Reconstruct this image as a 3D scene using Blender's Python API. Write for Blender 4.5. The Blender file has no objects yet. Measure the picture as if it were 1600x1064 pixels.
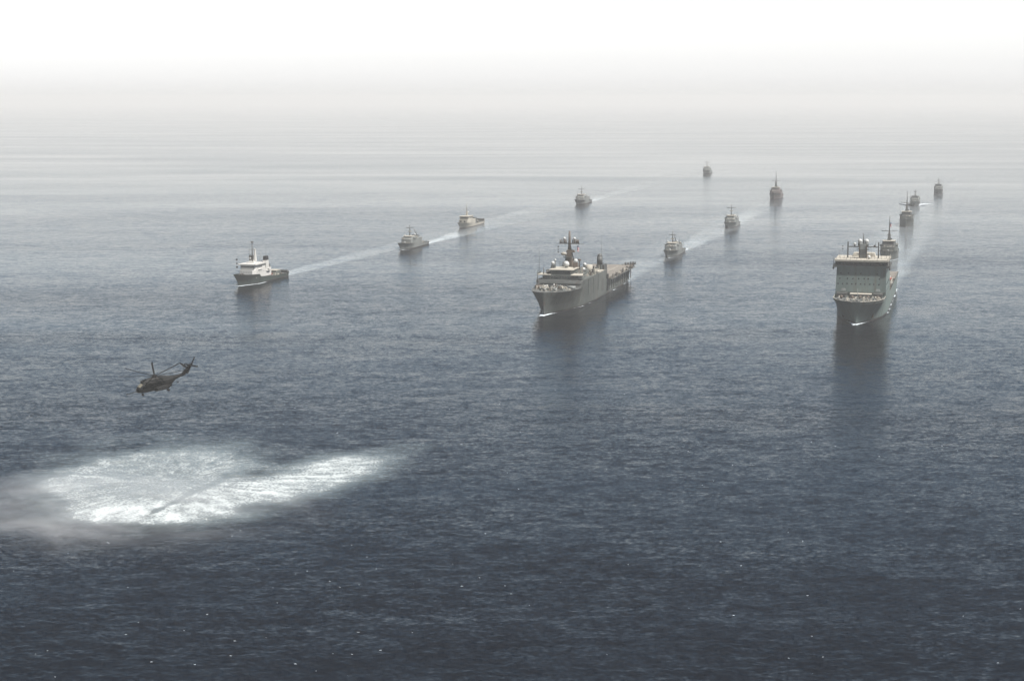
import bpy, math, random
from math import sin, cos, pi, radians, sqrt
from mathutils import Vector, Matrix, noise as mnoise

random.seed(7)
scene = bpy.context.scene
col = scene.collection

# ------------------------------------------------------------------ camera
CAM_Z = 112.0
cam_d = bpy.data.cameras.new('camera')
cam = bpy.data.objects.new('camera', cam_d); col.objects.link(cam)
cam.location = (0, 0, CAM_Z)
cam.rotation_euler = (radians(90 - 7.95), 0, 0)
cam_d.lens = 60.75; cam_d.sensor_width = 36; cam_d.sensor_fit = 'HORIZONTAL'
cam_d.clip_start = 1; cam_d.clip_end = 90000
scene.camera = cam

# ------------------------------------------------------------------ sky and sun
SUN_EL, SUN_AZ = 60.0, 122.0            # azimuth clockwise from +Y
world = bpy.data.worlds.new('World'); scene.world = world; world.use_nodes = True
wn = world.node_tree.nodes; wl = world.node_tree.links; wn.clear()
wo = wn.new('ShaderNodeOutputWorld'); wb = wn.new('ShaderNodeBackground')
st = wn.new('ShaderNodeTexSky'); st.sky_type = 'NISHITA'; st.sun_disc = False
st.sun_elevation = radians(SUN_EL); st.sun_rotation = radians(SUN_AZ)
st.air_density = 1.0; st.dust_density = 0.5; st.ozone_density = 1.0; st.altitude = 0
hs = wn.new('ShaderNodeHueSaturation'); hs.inputs['Saturation'].default_value = 0.5
wb.inputs['Strength'].default_value = 0.15
# pale haze low in the sky thinning smoothly into clearer, darker air overhead, the same all round
wg = wn.new('ShaderNodeTexCoord')
sep = wn.new('ShaderNodeSeparateXYZ'); wl.new(wg.outputs['Generated'], sep.inputs[0])
def wmath(op, a, b):
    n = wn.new('ShaderNodeMath'); n.operation = op
    for i, v in enumerate((a, b)):
        if isinstance(v, bpy.types.NodeSocket): wl.new(v, n.inputs[i])
        else: n.inputs[i].default_value = v
    return n.outputs[0]
zz = wmath('DIVIDE', wmath('MAXIMUM', sep.outputs['Z'], 0.0), 0.165)
gr = wmath('ADD', wmath('MULTIPLY', wmath('POWER', 2.71828, wmath('MULTIPLY', wmath('MULTIPLY', zz, zz), -1.0)), 1.38), 0.075)
hor = wmath('MULTIPLY', wmath('POWER', 2.71828, wmath('DIVIDE', wmath('MAXIMUM', sep.outputs['Z'], 0.0), -0.30)), -0.62)   # thickest air at the very horizon
gr = wmath('MULTIPLY', gr, wmath('ADD', hor, 1.0))
sat = wmath('SUBTRACT', 1.0, wmath('POWER', 2.71828, wmath('MULTIPLY', wmath('MULTIPLY', zz, zz), -0.5)))
wl.new(wmath('ADD', wmath('MULTIPLY', sat, 3.6), 0.0), hs.inputs['Saturation'])
wm = wn.new('ShaderNodeVectorMath'); wm.operation = 'SCALE'; wl.new(hs.outputs[0], wm.inputs[0]); wl.new(gr, wm.inputs['Scale'])
wl.new(st.outputs[0], hs.inputs['Color']); wl.new(wm.outputs[0], wb.inputs[0]); wl.new(wb.outputs[0], wo.inputs[0])

sd = bpy.data.lights.new('sun', 'SUN'); sun = bpy.data.objects.new('sun', sd); col.objects.link(sun)
sd.energy = 5.0; sd.angle = radians(1.5); sd.color = (1.0, 0.975, 0.94)
sdir = Vector((sin(radians(SUN_AZ)) * cos(radians(SUN_EL)), cos(radians(SUN_AZ)) * cos(radians(SUN_EL)), sin(radians(SUN_EL))))
sun.rotation_euler = sdir.to_track_quat('Z', 'Y').to_euler()
sun.location = (0, 0, 400)

vs = scene.view_settings
vs.view_transform = 'Standard'; vs.look = 'None'; vs.gamma = 1; vs.use_curve_mapping = False
vs.exposure = 0.9
cy = scene.cycles
cy.max_bounces = 5; cy.diffuse_bounces = 2; cy.glossy_bounces = 3; cy.transparent_max_bounces = 8
cy.volume_bounces = 1; cy.use_denoising = True; cy.denoiser = 'OPENIMAGEDENOISE'
cy.sample_clamp_indirect = 4.0; cy.sample_clamp_direct = 12.0
cy.volume_max_steps = 128

HAZE_DENSITY = 0.00012
HAZE_TOP = 45.0                        # metres above the camera

# ------------------------------------------------------------------ node helpers
def newmat(name):
    m = bpy.data.materials.new(name); m.use_nodes = True
    nt = m.node_tree; nt.nodes.clear()
    out = nt.nodes.new('ShaderNodeOutputMaterial')
    return m, nt, out
def node(nt, kind, ins=None, **props):
    n = nt.nodes.new(kind)
    for k, v in props.items(): setattr(n, k, v)
    if ins:
        for k, v in ins.items():
            if isinstance(v, bpy.types.NodeSocket): nt.links.new(v, n.inputs[k])
            else: n.inputs[k].default_value = v
    return n
def math_n(nt, op, a, b=None, c=None, clamp=False):
    n = nt.nodes.new('ShaderNodeMath'); n.operation = op; n.use_clamp = clamp
    for i, v in enumerate((a, b, c)):
        if v is None: continue
        if isinstance(v, bpy.types.NodeSocket): nt.links.new(v, n.inputs[i])
        else: n.inputs[i].default_value = v
    return n.outputs[0]
def vmath(nt, op, a, b=None, s=None):
    n = nt.nodes.new('ShaderNodeVectorMath'); n.operation = op
    for i, v in enumerate((a, b)):
        if v is None: continue
        if isinstance(v, bpy.types.NodeSocket): nt.links.new(v, n.inputs[i])
        else: n.inputs[i].default_value = v
    if s is not None:
        if isinstance(s, bpy.types.NodeSocket): nt.links.new(s, n.inputs['Scale'])
        else: n.inputs['Scale'].default_value = s
    return n.outputs[0]
def mapr(nt, v, a, b, c, d, smooth=False):
    n = nt.nodes.new('ShaderNodeMapRange'); n.clamp = True
    if smooth: n.interpolation_type = 'SMOOTHSTEP'
    nt.links.new(v, n.inputs[0])
    for i, k in enumerate((a, b, c, d)): n.inputs[1 + i].default_value = k
    return n.outputs[0]
def noise_n(nt, vec, scale, detail=3, rough=0.5, dist=0.0):
    return node(nt, 'ShaderNodeTexNoise', {'Vector': vec, 'Scale': scale, 'Detail': detail, 'Roughness': rough, 'Distortion': dist})
def mixc(nt, f, a, b):
    n = nt.nodes.new('ShaderNodeMix'); n.data_type = 'RGBA'
    for k, v in ((0, f), (6, a), (7, b)):
        if isinstance(v, bpy.types.NodeSocket): nt.links.new(v, n.inputs[k])
        else: n.inputs[k].default_value = v if k == 0 else (*v, 1)
    return n.outputs[2]

# ------------------------------------------------------------------ materials
def paint(name, colr, rough=0.55, rust=0.25, var=0.12, metal=0.0, scale=0.5, spec=0.4):
    """weathered ship paint: cloudy tone, vertical run-down streaks and a little rust"""
    m, nt, out = newmat(name)
    tc = node(nt, 'ShaderNodeTexCoord').outputs['Object']
    n1 = noise_n(nt, tc, 0.12 * scale / 0.5, 5, 0.6)
    sm = node(nt, 'ShaderNodeMapping', {'Vector': tc, 'Scale': (0.9, 0.9, 0.07)}).outputs[0]
    n2 = noise_n(nt, sm, 0.9 * scale / 0.5, 4, 0.6)
    f1 = mapr(nt, n1.outputs[0], 0.35, 0.65, 1 - var, 1 + var)
    f2 = mapr(nt, n2.outputs[0], 0.35, 0.7, 1 + var * .5, 1 - var)
    f = math_n(nt, 'MULTIPLY', f1, f2)
    base = vmath(nt, 'SCALE', tuple(c * 0.85 for c in colr), None, f)
    if rust > 0:
        rm = mapr(nt, n2.outputs[0], 0.52, 0.68, 0, rust)
        rm2 = math_n(nt, 'MULTIPLY', rm, mapr(nt, n1.outputs[0], 0.40, 0.56, 0, 1))
        base = mixc(nt, rm2, base, (0.10, 0.045, 0.02))
    b = node(nt, 'ShaderNodeBsdfPrincipled', {'Base Color': base, 'Roughness': rough, 'Metallic': metal, 'Specular IOR Level': spec})
    nt.links.new(b.outputs[0], out.inputs[0])
    return m

M = dict(
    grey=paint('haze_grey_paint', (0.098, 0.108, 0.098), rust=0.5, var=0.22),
    grey_light=paint('light_grey_and_haze_fade', (0.20, 0.21, 0.20), rust=0.35),  # real light grey; on the far hulls it also paints in haze fade
    grey_dark=paint('dark_grey_paint', (0.075, 0.077, 0.072), rust=0.4),
    bay=paint('green_grey_paint', (0.14, 0.18, 0.166), rust=0.4, var=0.10, scale=0.3),
    hullgreen=paint('dark_green_hull_paint', (0.035, 0.052, 0.045), rust=0.35),
    white=paint('white_superstructure_paint', (0.62, 0.60, 0.56), rust=0.15, var=0.05),
    cream=paint('cream_superstructure_paint', (0.40, 0.37, 0.31), rust=0.4, var=0.08),
    boot=paint('boot_topping', (0.022, 0.018, 0.017), rust=0.9),
    deck=paint('non_slip_deck', (0.19, 0.17, 0.145), rough=0.8, rust=0.3, var=0.2),
    deck_dark=paint('dark_deck', (0.10, 0.105, 0.10), rough=0.8, rust=0.3, var=0.2),
    roof=paint('pale_roof', (0.40, 0.37, 0.31), rough=0.8, rust=0.3, var=0.12),
    black=paint('black_paint', (0.012, 0.012, 0.013), rust=0.0),
    radome=paint('radome_white', (0.50, 0.50, 0.48), rough=0.4, rust=0.0, var=0.04),
    orange=paint('orange_paint', (0.45, 0.07, 0.035), rust=0.0),
    brown=paint('brown_paint', (0.10, 0.075, 0.055), rust=0.5),
    redgrey=paint('reddish_grey_paint', (0.14, 0.115, 0.11), rust=0.5),
    heli=paint('helicopter_dark_paint', (0.006, 0.006, 0.006), rough=0.6, spec=0.15, rust=0.0, var=0.2, scale=3),
    helitop=paint('helicopter_sunlit_top', (0.03, 0.029, 0.027), rough=0.6, spec=0.2, rust=0.0, var=0.3, scale=3),  # lighter colour paints sunlight onto the engine cowling
    tyre=paint('tyre_rubber', (0.012, 0.012, 0.012), rough=0.8, rust=0.0),
)
def glassmat():
    m, nt, out = newmat('dark_window_glass')
    b = node(nt, 'ShaderNodeBsdfPrincipled', {'Base Color': (0.01, 0.013, 0.015, 1), 'Roughness': 0.12})
    nt.links.new(b.outputs[0], out.inputs[0]); return m
M['glass'] = glassmat()
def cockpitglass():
    m, nt, out = newmat('cockpit_glass_painted_glint')
    b = node(nt, 'ShaderNodeBsdfPrincipled', {'Base Color': (0.16, 0.145, 0.11, 1), 'Roughness': 0.15, 'Specular IOR Level': 0.9})  # tan base colour holds the glint of the windscreen
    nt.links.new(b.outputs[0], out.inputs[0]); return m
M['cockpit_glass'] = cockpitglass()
def flat(name, c, r=0.8):
    m, nt, out = newmat(name)
    tc = node(nt, 'ShaderNodeTexCoord').outputs['Object']
    n1 = noise_n(nt, tc, 2.0, 3, 0.6)
    base = vmath(nt, 'SCALE', c, None, mapr(nt, n1.outputs[0], 0.3, 0.7, 0.85, 1.1))
    b = node(nt, 'ShaderNodeBsdfPrincipled', {'Base Color': base, 'Roughness': r})
    nt.links.new(b.outputs[0], out.inputs[0]); return m
M['flag_red'] = flat('flag_red', (0.42, 0.04, 0.05)); M['flag_white'] = flat('flag_white', (0.7, 0.7, 0.68))
M['flag_blue'] = flat('flag_blue', (0.03, 0.05, 0.2))
M['foam_glint_white'] = flat('foam_and_glints', (0.5, 0.53, 0.55))  # white of foam, and of sun glints drawn as flecks

# slopes of the sea surface, summed from several wave sizes; independent of the pixel footprint
def sea_normal(nt, P, amp, swell=1.0):
    """P: position in metres; amp: socket or number scaling the slopes"""
    total = None
    #          wavelength, stretch, rotation, amplitude
    for wlx, stretch, rot, a, det in ((26.0, 2.6, 4, 0.035 * swell, 1), (9.0, 2.2, 9, 0.05 * swell, 1), (3.6, 2.2, 12, 0.085, 1), (1.5, 1.9, -5, 0.165, 2), (0.65, 1.5, 16, 0.235, 2)):
        mp = node(nt, 'ShaderNodeMapping', {'Vector': P, 'Rotation': (0, 0, radians(-rot)), 'Scale': (1 / (wlx * stretch), 1 / wlx, 1)}).outputs[0]
        nz = noise_n(nt, mp, 1.0, det, 0.5)
        c = vmath(nt, 'SUBTRACT', nz.outputs['Color'], (0.5, 0.5, 0.5))
        c = vmath(nt, 'MULTIPLY', c, (a * 0.8, a * 1.15, 0))
        total = c if total is None else vmath(nt, 'ADD', total, c)
    total = vmath(nt, 'SCALE', total, None, amp)
    return vmath(nt, 'NORMALIZE', vmath(nt, 'ADD', total, (0, 0, 1)))

SEA_COL = (0.0008, 0.0020, 0.0045)
def seamat():
    m, nt, out = newmat('sea_water')
    P = node(nt, 'ShaderNodeNewGeometry').outputs['Position']
    # wind streaks: patches of rougher and calmer water
    mp = node(nt, 'ShaderNodeMapping', {'Vector': P, 'Rotation': (0, 0, radians(-4)), 'Scale': (1 / 900., 1 / 210., 1)}).outputs[0]
    big = noise_n(nt, mp, 1.0, 5, 0.55, 0.4)
    mp2 = node(nt, 'ShaderNodeMapping', {'Vector': P, 'Rotation': (0, 0, radians(8)), 'Scale': (1 / 90., 1 / 45., 1)}).outputs[0]
    mid = noise_n(nt, mp2, 1.0, 3, 0.55)
    amp = math_n(nt, 'MULTIPLY', mapr(nt, big.outputs[0], 0.34, 0.66, 0.55, 1.35), mapr(nt, mid.outputs[0], 0.3, 0.7, 0.78, 1.22))
    # the breeze dies away towards the open sea beyond the formation
    sp = node(nt, 'ShaderNodeSeparateXYZ', {0: P})
    amp = math_n(nt, 'MULTIPLY', amp, mapr(nt, sp.outputs['Y'], 700, 2600, 1.0, 0.40, True))
    N = sea_normal(nt, P, amp)
    r = math_n(nt, 'ADD', mapr(nt, big.outputs[0], 0.35, 0.65, 0.0, 0.05), mapr(nt, sp.outputs['Y'], 350, 1600, 0.19, 0.10))
    b = node(nt, 'ShaderNodeBsdfPrincipled', {'Base Color': (*SEA_COL, 1), 'Roughness': r, 'IOR': 1.23, 'Specular IOR Level': 0.4, 'Normal': N})
    nt.links.new(b.outputs[0], out.inputs[0])
    return m
M['sea'] = seamat()

def foammat(name, smooth_amp, foam_col=(0.52, 0.57, 0.59), grain=1.0, slick=0.95, wcol=(0.36, 0.40, 0.42)):
    """wake and rotor wash: vertex attribute 'foam' (white water) and 'slick' (flattened water) over the sea"""
    m, nt, out = newmat(name)
    P = node(nt, 'ShaderNodeNewGeometry').outputs['Position']
    fo = node(nt, 'ShaderNodeAttribute', attribute_name='foam').outputs['Fac']
    sl = node(nt, 'ShaderNodeAttribute', attribute_name='slick').outputs['Fac']
    N = sea_normal(nt, P, smooth_amp)
    water = node(nt, 'ShaderNodeBsdfPrincipled', {'Base Color': (*wcol, 1), 'Roughness': 0.06, 'IOR': 1.23, 'Normal': N})
    mp = node(nt, 'ShaderNodeMapping', {'Vector': P, 'Scale': (0.55 / grain, 0.9 / grain, 1)}).outputs[0]
    n1 = noise_n(nt, mp, 1.0, 5, 0.68, 0.3)
    mp = node(nt, 'ShaderNodeMapping', {'Vector': P, 'Scale': (0.10 / grain, 0.10 / grain, 1)}).outputs[0]
    n2 = noise_n(nt, mp, 1.0, 3, 0.6, 0.6)
    ns = math_n(nt, 'ADD', math_n(nt, 'MULTIPLY', n1.outputs[0], 0.75), math_n(nt, 'MULTIPLY', n2.outputs[0], 0.25))
    # foam where noise exceeds 1 - coverage
    th = math_n(nt, 'SUBTRACT', 0.72, math_n(nt, 'MULTIPLY', fo, 0.44))
    f = mapr(nt, math_n(nt, 'SUBTRACT', ns, th), -0.04, 0.20, 0, 1)
    f = math_n(nt, 'MULTIPLY', f, mapr(nt, fo, 0.0, 0.12, 0, 1))
    foam = node(nt, 'ShaderNodeBsdfDiffuse', {'Color': (*foam_col, 1), 'Roughness': 1.0})
    mix = node(nt, 'ShaderNodeMixShader', {0: f, 1: water.outputs[0], 2: foam.outputs[0]})
    tr = node(nt, 'ShaderNodeBsdfTransparent')
    al = math_n(nt, 'MAXIMUM', f, math_n(nt, 'MULTIPLY', sl, slick))
    mix2 = node(nt, 'ShaderNodeMixShader', {0: al, 1: tr.outputs[0], 2: mix.outputs[0]})
    nt.links.new(mix2.outputs[0], out.inputs[0])
    return m
M['wake'] = foammat('wake_water', 0.5)
M['wash'] = foammat('rotor_wash_water', 0.8, (0.42, 0.45, 0.45), grain=0.45, slick=0.8, wcol=(0.20, 0.235, 0.24))

# ------------------------------------------------------------------ mesh builder
class MB:
    def __init__(s): s.v = []; s.f = []; s.sm = []; s.mi = []
    def add(s, vs_, fs_, smooth=False, mi=0):
        o = len(s.v); s.v += [tuple(p) for p in vs_]
        for f in fs_:
            s.f.append(tuple(i + o for i in f)); s.sm.append(smooth); s.mi.append(mi)
        return s
    def box(s, x0, x1, y0, y1, z0, z1, tx=1.0, ty=1.0, sx=0.0, mi=0):
        """box; the top is scaled by tx, ty about the middle and shifted by sx along x"""
        cx, cy_ = (x0 + x1) / 2, (y0 + y1) / 2
        b = [(x0, y0), (x1, y0), (x1, y1), (x0, y1)]
        t = [(cx + (x - cx) * tx + sx, cy_ + (y - cy_) * ty) for x, y in b]
        return s.add([(x, y, z0) for x, y in b] + [(x, y, z1) for x, y in t],
              [(3, 2, 1, 0), (4, 5, 6, 7), (0, 1, 5, 4), (1, 2, 6, 5), (2, 3, 7, 6), (3, 0, 4, 7)], mi=mi)
    def prism(s, poly, z0, z1, top=None, mi=0):
        n = len(poly); top = top or poly
        return s.add([(x, y, z0) for x, y in poly] + [(x, y, z1) for x, y in top],
              [tuple(reversed(range(n))), tuple(range(n, 2 * n))] + [(i, (i + 1) % n, n + (i + 1) % n, n + i) for i in range(n)], mi=mi)
    def tube(s, p0, p1, r0, r1=None, n=8, smooth=True, mi=0):
        r1 = r0 if r1 is None else r1
        p0 = Vector(p0); p1 = Vector(p1); d = (p1 - p0).normalized()
        a = d.orthogonal().normalized(); b = d.cross(a)
        vs_ = []
        for p, r in ((p0, r0), (p1, r1)):
            for k in range(n):
                t = 2 * pi * k / n; vs_.append(p + a * (cos(t) * r) + b * (sin(t) * r))
        s.add(vs_, [(k, (k + 1) % n, n + (k + 1) % n, n + k) for k in range(n)], smooth, mi)
        o = len(s.v) - 2 * n
        s.f.append(tuple(reversed(range(o, o + n)))); s.f.append(tuple(range(o + n, o + 2 * n)))
        s.sm += [False, False]; s.mi += [mi, mi]; return s
    def sphere(s, c, r, nu=12, nv=8, sq=(1, 1, 1), v0=0.0):
        vs_ = []; fs_ = []
        for j in range(nv + 1):
            ph = pi * j / nv
            for i in range(nu):
                th = 2 * pi * i / nu
                vs_.append((c[0] + r * sq[0] * sin(ph) * cos(th), c[1] + r * sq[1] * sin(ph) * sin(th), c[2] + r * sq[2] * cos(ph)))
        for j in range(nv):
            for i in range(nu):
                fs_.append((j * nu + i, (j + 1) * nu + i, (j + 1) * nu + (i + 1) % nu, j * nu + (i + 1) % nu))
        return s.add(vs_, fs_, True)
    def loft(s, rings, smooth=True, caps=True, mi=0):
        n = len(rings[0]); vs_ = [p for r in rings for p in r]; fs_ = []
        for j in range(len(rings) - 1):
            for i in range(n):
                fs_.append((j * n + i, j * n + (i + 1) % n, (j + 1) * n + (i + 1) % n, (j + 1) * n + i))
        s.add(vs_, fs_, smooth, mi)
        if caps:
            o = len(s.v) - len(vs_)
            s.f.append(tuple(reversed(range(o, o + n)))); s.f.append(tuple(range(o + n * (len(rings) - 1), o + n * len(rings))))
            s.sm += [False, False]; s.mi += [mi, mi]
        return s
    def build(s, name, mats, parent=None, kind=None, label=None):
        me = bpy.data.meshes.new(name); me.from_pydata(s.v, [], s.f)
        for m in (mats if isinstance(mats, (list, tuple)) else [mats]): me.materials.append(M[m] if isinstance(m, str) else m)
        me.polygons.foreach_set('use_smooth', s.sm); me.polygons.foreach_set('material_index', s.mi)
        me.update()
        o = bpy.data.objects.new(name, me); col.objects.link(o)
        if parent: o.parent = parent
        if kind: o['kind'] = kind
        if label: o['label'] = label
        return o

def thing(name, label, cat, loc, rot, group=None):
    o = bpy.data.objects.new(name, None); col.objects.link(o)
    o.empty_display_size = 2
    o.location = loc; o.rotation_euler = rot
    o['label'] = label; o['category'] = cat
    if group: o['group'] = group
    return o

HEADING = 14.2
def ship_root(name, label, cat, bow, L, az=HEADING, group=None):
    """bow: ground point (x, y) of the bow at the waterline; the ship lies away from the camera towards azimuth az"""
    a = radians(az); d = Vector((-sin(a), -cos(a)))     # sailing direction
    c = Vector(bow) - d * (L / 2)
    return thing(name, label, cat, (c.x, c.y, 0), (0, 0, math.atan2(d.y, d.x)), group)

# ------------------------------------------------------------------ hull
def interp(pts, t):
    for (a, va), (b, vb) in zip(pts, pts[1:]):
        if t <= b:
            u = 0 if b == a else (t - a) / (b - a)
            u = max(0, min(1, u)); return va + (vb - va) * u
    return pts[-1][1]
def hull(L, wl_pts, dk_pts, z_pts, rake, parent, mat='grey', deckmat='deck_dark', bulwark=0.9, boot=0.9, n=48, draft=3.0, deck_z=None):
    """wl_pts/dk_pts: half breadth at waterline and deck edge over t (0 stern .. 1 bow); z_pts: deck edge height"""
    ts = [i / n for i in range(n + 1)]
    ts = sorted(set(ts + [0.98, 0.99, 0.995] + [p[0] for p in z_pts]))
    levels = [-1.0, -0.35, 0.0, None, 0.35, 0.65, 1.0]   # None -> boot top
    secs = []
    for t in ts:
        zd = interp(z_pts, t); bw = interp(wl_pts, t); bd = interp(dk_pts, t)
        row = []
        for lv in levels:
            if lv is None: z = boot
            elif lv < 0: z = lv * draft
            else: z = zd * lv if lv > 0 else 0
            if lv in (0.35, 0.65, 1.0): z = boot + (zd - boot) * {0.35: .35, 0.65: .68, 1.0: 1}[lv]
            k = max(0, z / zd)
            w = bw + (bd - bw) * (k ** 1.25) if z >= 0 else bw * (1 + 0.55 * z / draft * (0.5 + 0.5 * t))
            w = max(w, 0.02)
            xr = rake * max(0.0, (t - 0.72) / 0.28) ** 1.6 * max(z, -draft) / max(zd, .1) if t > 0.72 else 0
            row.append((-L / 2 + L * t + xr, w, z))
        secs.append(row)
    m = MB(); nl = len(levels)
    for sgn in (1, -1):
        vs_ = [(x, y * sgn, z) for row in secs for (x, y, z) in row]
        fs_, o = [], len(m.v)
        for i in range(len(secs) - 1):
            for j in range(nl - 1):
                a, b, c, d = i * nl + j, (i + 1) * nl + j, (i + 1) * nl + j + 1, i * nl + j + 1
                f = (a, b, c, d) if sgn < 0 else (d, c, b, a)
                m.add([], []); m.f.append(tuple(k + o for k in f)); m.sm.append(False); m.mi.append(1 if j < 3 else 0)
        m.v += vs_
    # transom and stem
    N = len(secs) * nl
    for j in range(nl - 1):
        m.f.append((j, j + 1, N + j + 1, N + j)); m.sm.append(False); m.mi.append(1 if j < 3 else 0)
        e = (len(secs) - 1) * nl
        m.f.append((e + j + 1, e + j, N + e + j, N + e + j + 1)); m.sm.append(False); m.mi.append(1 if j < 3 else 0)
    h = m.build('hull', [mat, 'boot'], parent)
    d = MB(); vs_ = []
    for row in secs:
        x, w, z = row[-1]; zz = z - bulwark
        vs_ += [(x, -(max(w - 0.12, 0.01)), zz), (x, max(w - 0.12, 0.01), zz)]
    d.add(vs_, [(2 * i, 2 * i + 2, 2 * i + 3, 2 * i + 1) for i in range(len(secs) - 1)])
    d.build('main_deck', deckmat, parent)
    return secs

def radome(parent, x, y, z, r, base=None, mat='radome', basemat='grey'):
    o = MB().sphere((x, y, z), r, 14, 9).build('radome', mat, parent)
    if base is not None:
        MB().tube((x, y, base), (x, y, z - r * 0.75), r * 0.55, r * 0.45, 8).build('radome_pedestal', basemat, o)
    return o
def whip(parent, x, y, z0, z1, lean=(0, 0), r=0.09):
    return MB().tube((x, y, z0), (x + lean[0], y + lean[1], z1), r * 1.5, r * .6, 5).build('whip_antenna', 'grey_dark', parent)
def rail(parent, pts, h=1.0, mat='grey_light', posts=2.5):
    m = MB()
    for (a, b) in zip(pts, pts[1:]):
        a = Vector(a); b = Vector(b); n = max(1, int((b - a).length / posts))
        for zz in (h, h * 0.5): m.tube(a + Vector((0, 0, zz)), b + Vector((0, 0, zz)), 0.04, n=4)
        for k in range(n + 1):
            p = a.lerp(b, k / n); m.tube(p, p + Vector((0, 0, h)), 0.04, n=4)
    return m.build('railing', mat, parent)
def flag(parent, x, y, z, w=2.6, h=1.6, kind='stars', lean=-0.6):
    """a small ensign streaming aft from a halyard; striped cloth with a blue canton"""
    def cloth(cells, name, mt, par):
        m = MB()
        for (u0, u1, v0, v1) in cells:
            n = 5; vs_ = []
            for i in range(n + 1):
                u = u0 + (u1 - u0) * i / n
                for v in (v0, v1):
                    vs_.append((x - u * w * 0.85, y + 0.18 * w * sin(u * 7 + v) + (0.02 if 'canton' in name else 0), z + v * h + lean * u * h))
            m.add(vs_, [(2 * i, 2 * i + 1, 2 * i + 3, 2 * i + 2) for i in range(n)])
            # a little thickness
            m.add([(a, b + 0.03, c) for a, b, c in vs_], [(2 * i, 2 * i + 2, 2 * i + 3, 2 * i + 1) for i in range(n)])
        return m.build(name, mt, par)
    st_ = [(0.4 if k > 2 else 0, 1, k / 7, (k + 1) / 7) for k in range(7)]
    f = cloth([s for k, s in enumerate(st_) if k % 2 == 0], 'flag', 'flag_red', parent)
    cloth([s for k, s in enumerate(st_) if k % 2 == 1], 'white_stripe', 'flag_white', f)
    cloth([(0, 0.4, 3 / 7, 1)], 'blue_canton', 'flag_blue', f)
    return f
def shapes(parent, x, y, z, r=0.55, gap=1.9, kinds='oao'):
    """black day shapes hung in a vertical line: o ball, a diamond"""
    MB().tube((x, y, z + r), (x, y, z - 2 * gap - r * 1.6), 0.04, n=4).build('halyard', 'black', parent)
    for k, c in enumerate(kinds):
        zz = z - k * gap; m = MB()
        if c == 'o': m.sphere((x, y, zz), r, 10, 6); m.build('day_shape_ball', 'black', parent)
        else:
            m.tube((x, y, zz), (x, y, zz + r * 1.25), r, 0.02, 8, False); m.tube((x, y, zz), (x, y, zz - r * 1.25), r, 0.02, 8, False)
            m.build('day_shape_diamond', 'black', parent)
def ports(parent, pts, axis='x', r=0.22, name='portholes', proud=0.04):
    """round portholes too small to part singly: short discs standing proud of the plating"""
    m = MB()
    for (x, y, z) in pts:
        d = Vector((1, 0, 0)) if axis == 'x' else Vector((0, 1 if y > 0 else -1, 0))
        p = Vector((x, y, z)); m.tube(p - d * 0.1, p + d * proud, r, n=8, smooth=False)
    return m.build(name, 'glass', parent, kind='stuff')
def window_row(parent, x, ys, z0, z1, w, name='bridge_window', lean=0.0):
    """bridge windows facing forward, each pane its own part"""
    first = None
    for yy in ys:
        if first is None:
            m = MB().box(x - 0.06, x + 0.07, -w / 2, w / 2, z0, z1, sx=lean); first = m.build(name, 'glass', parent)
            first.location = (0, yy, 0)
        else:
            o = first.copy(); col.objects.link(o); o.parent = parent; o.location = (0, yy, 0)
def clutter(parent, region, n, zs, hmax=1.6, mats=('grey', 'grey_light', 'cream', 'brown'), seed=0, name='deck_fittings'):
    rnd = random.Random(seed)
    per = {}
    for k in range(n):
        x = rnd.uniform(region[0], region[1]); y = rnd.uniform(region[2], region[3])
        m = per.setdefault(rnd.choice(mats), MB()); s = rnd.uniform(0.3, 1.0); h = rnd.uniform(0.3, hmax)
        if rnd.random() < 0.35: m.tube((x, y, zs), (x, y, zs + h), s * .5, s * .4, 7)
        else: m.box(x - s, x + s * rnd.uniform(.3, 1.2), y - s * .6, y + s * .6, zs, zs + h, rnd.uniform(.6, 1), rnd.uniform(.6, 1))
    for mt, m in per.items(): m.build(name, mt, parent, kind='stuff')
def boat(parent, x, y, z, L=6, mat='orange', name='workboat'):
    rings = []
    for t in [0, .15, .4, .7, .9, 1]:
        w = interp([(0, .75), (.4, 1), (.7, .85), (1, .05)], t) * L * 0.16; h = L * 0.15 * (1 + .25 * t)
        xx = x - L / 2 + L * t
        rings.append([(xx, y + w, z + h), (xx, y + w * .7, z + h * .3), (xx, y, z), (xx, y - w * .7, z + h * .3), (xx, y - w, z + h), (xx, y, z + h * 1.02)])
    b = MB().loft(rings, smooth=False).build(name, mat, parent)
    MB().box(x - L * .2, x + L * .12, y - L * .09, y + L * .09, z + L * .16, z + L * .3, .8, .8).build('boat_cabin', 'white' if mat == 'orange' else 'grey_dark', b)
    return b

# ------------------------------------------------------------------ sea and haze
def make_sea():
    ys = [-1500, -300, 100, 250]; y = 250.0
    while y < 30000: y *= 1.12; ys.append(y)
    ys.append(34000)
    xs = [-30000, -16000, -9000, -5000, -3000, -1800, -1000, -500, -200, 0, 200, 500, 1000, 1800, 3000, 5000, 9000, 16000, 30000]
    m = MB(); nx = len(xs)
    m.add([(x, y, 0) for y in ys for x in xs], [(j * nx + i, j * nx + i + 1, (j + 1) * nx + i + 1, (j + 1) * nx + i) for j in range(len(ys) - 1) for i in range(nx - 1)])
    return m.build('sea', 'sea', kind='structure')
make_sea()
def make_haze():
    m, nt, out = newmat('haze_air')
    v = node(nt, 'ShaderNodeVolumePrincipled', {'Color': (1.0, 0.982, 0.95, 1), 'Density': HAZE_DENSITY, 'Anisotropy': 0.0})
    nt.links.new(v.outputs[0], out.inputs['Volume'])
    M['haze'] = m
    return MB().box(-30010, 30010, -1510, 34010, -1.0, CAM_Z + HAZE_TOP).build('haze', 'haze', kind='stuff')
make_haze()

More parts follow.
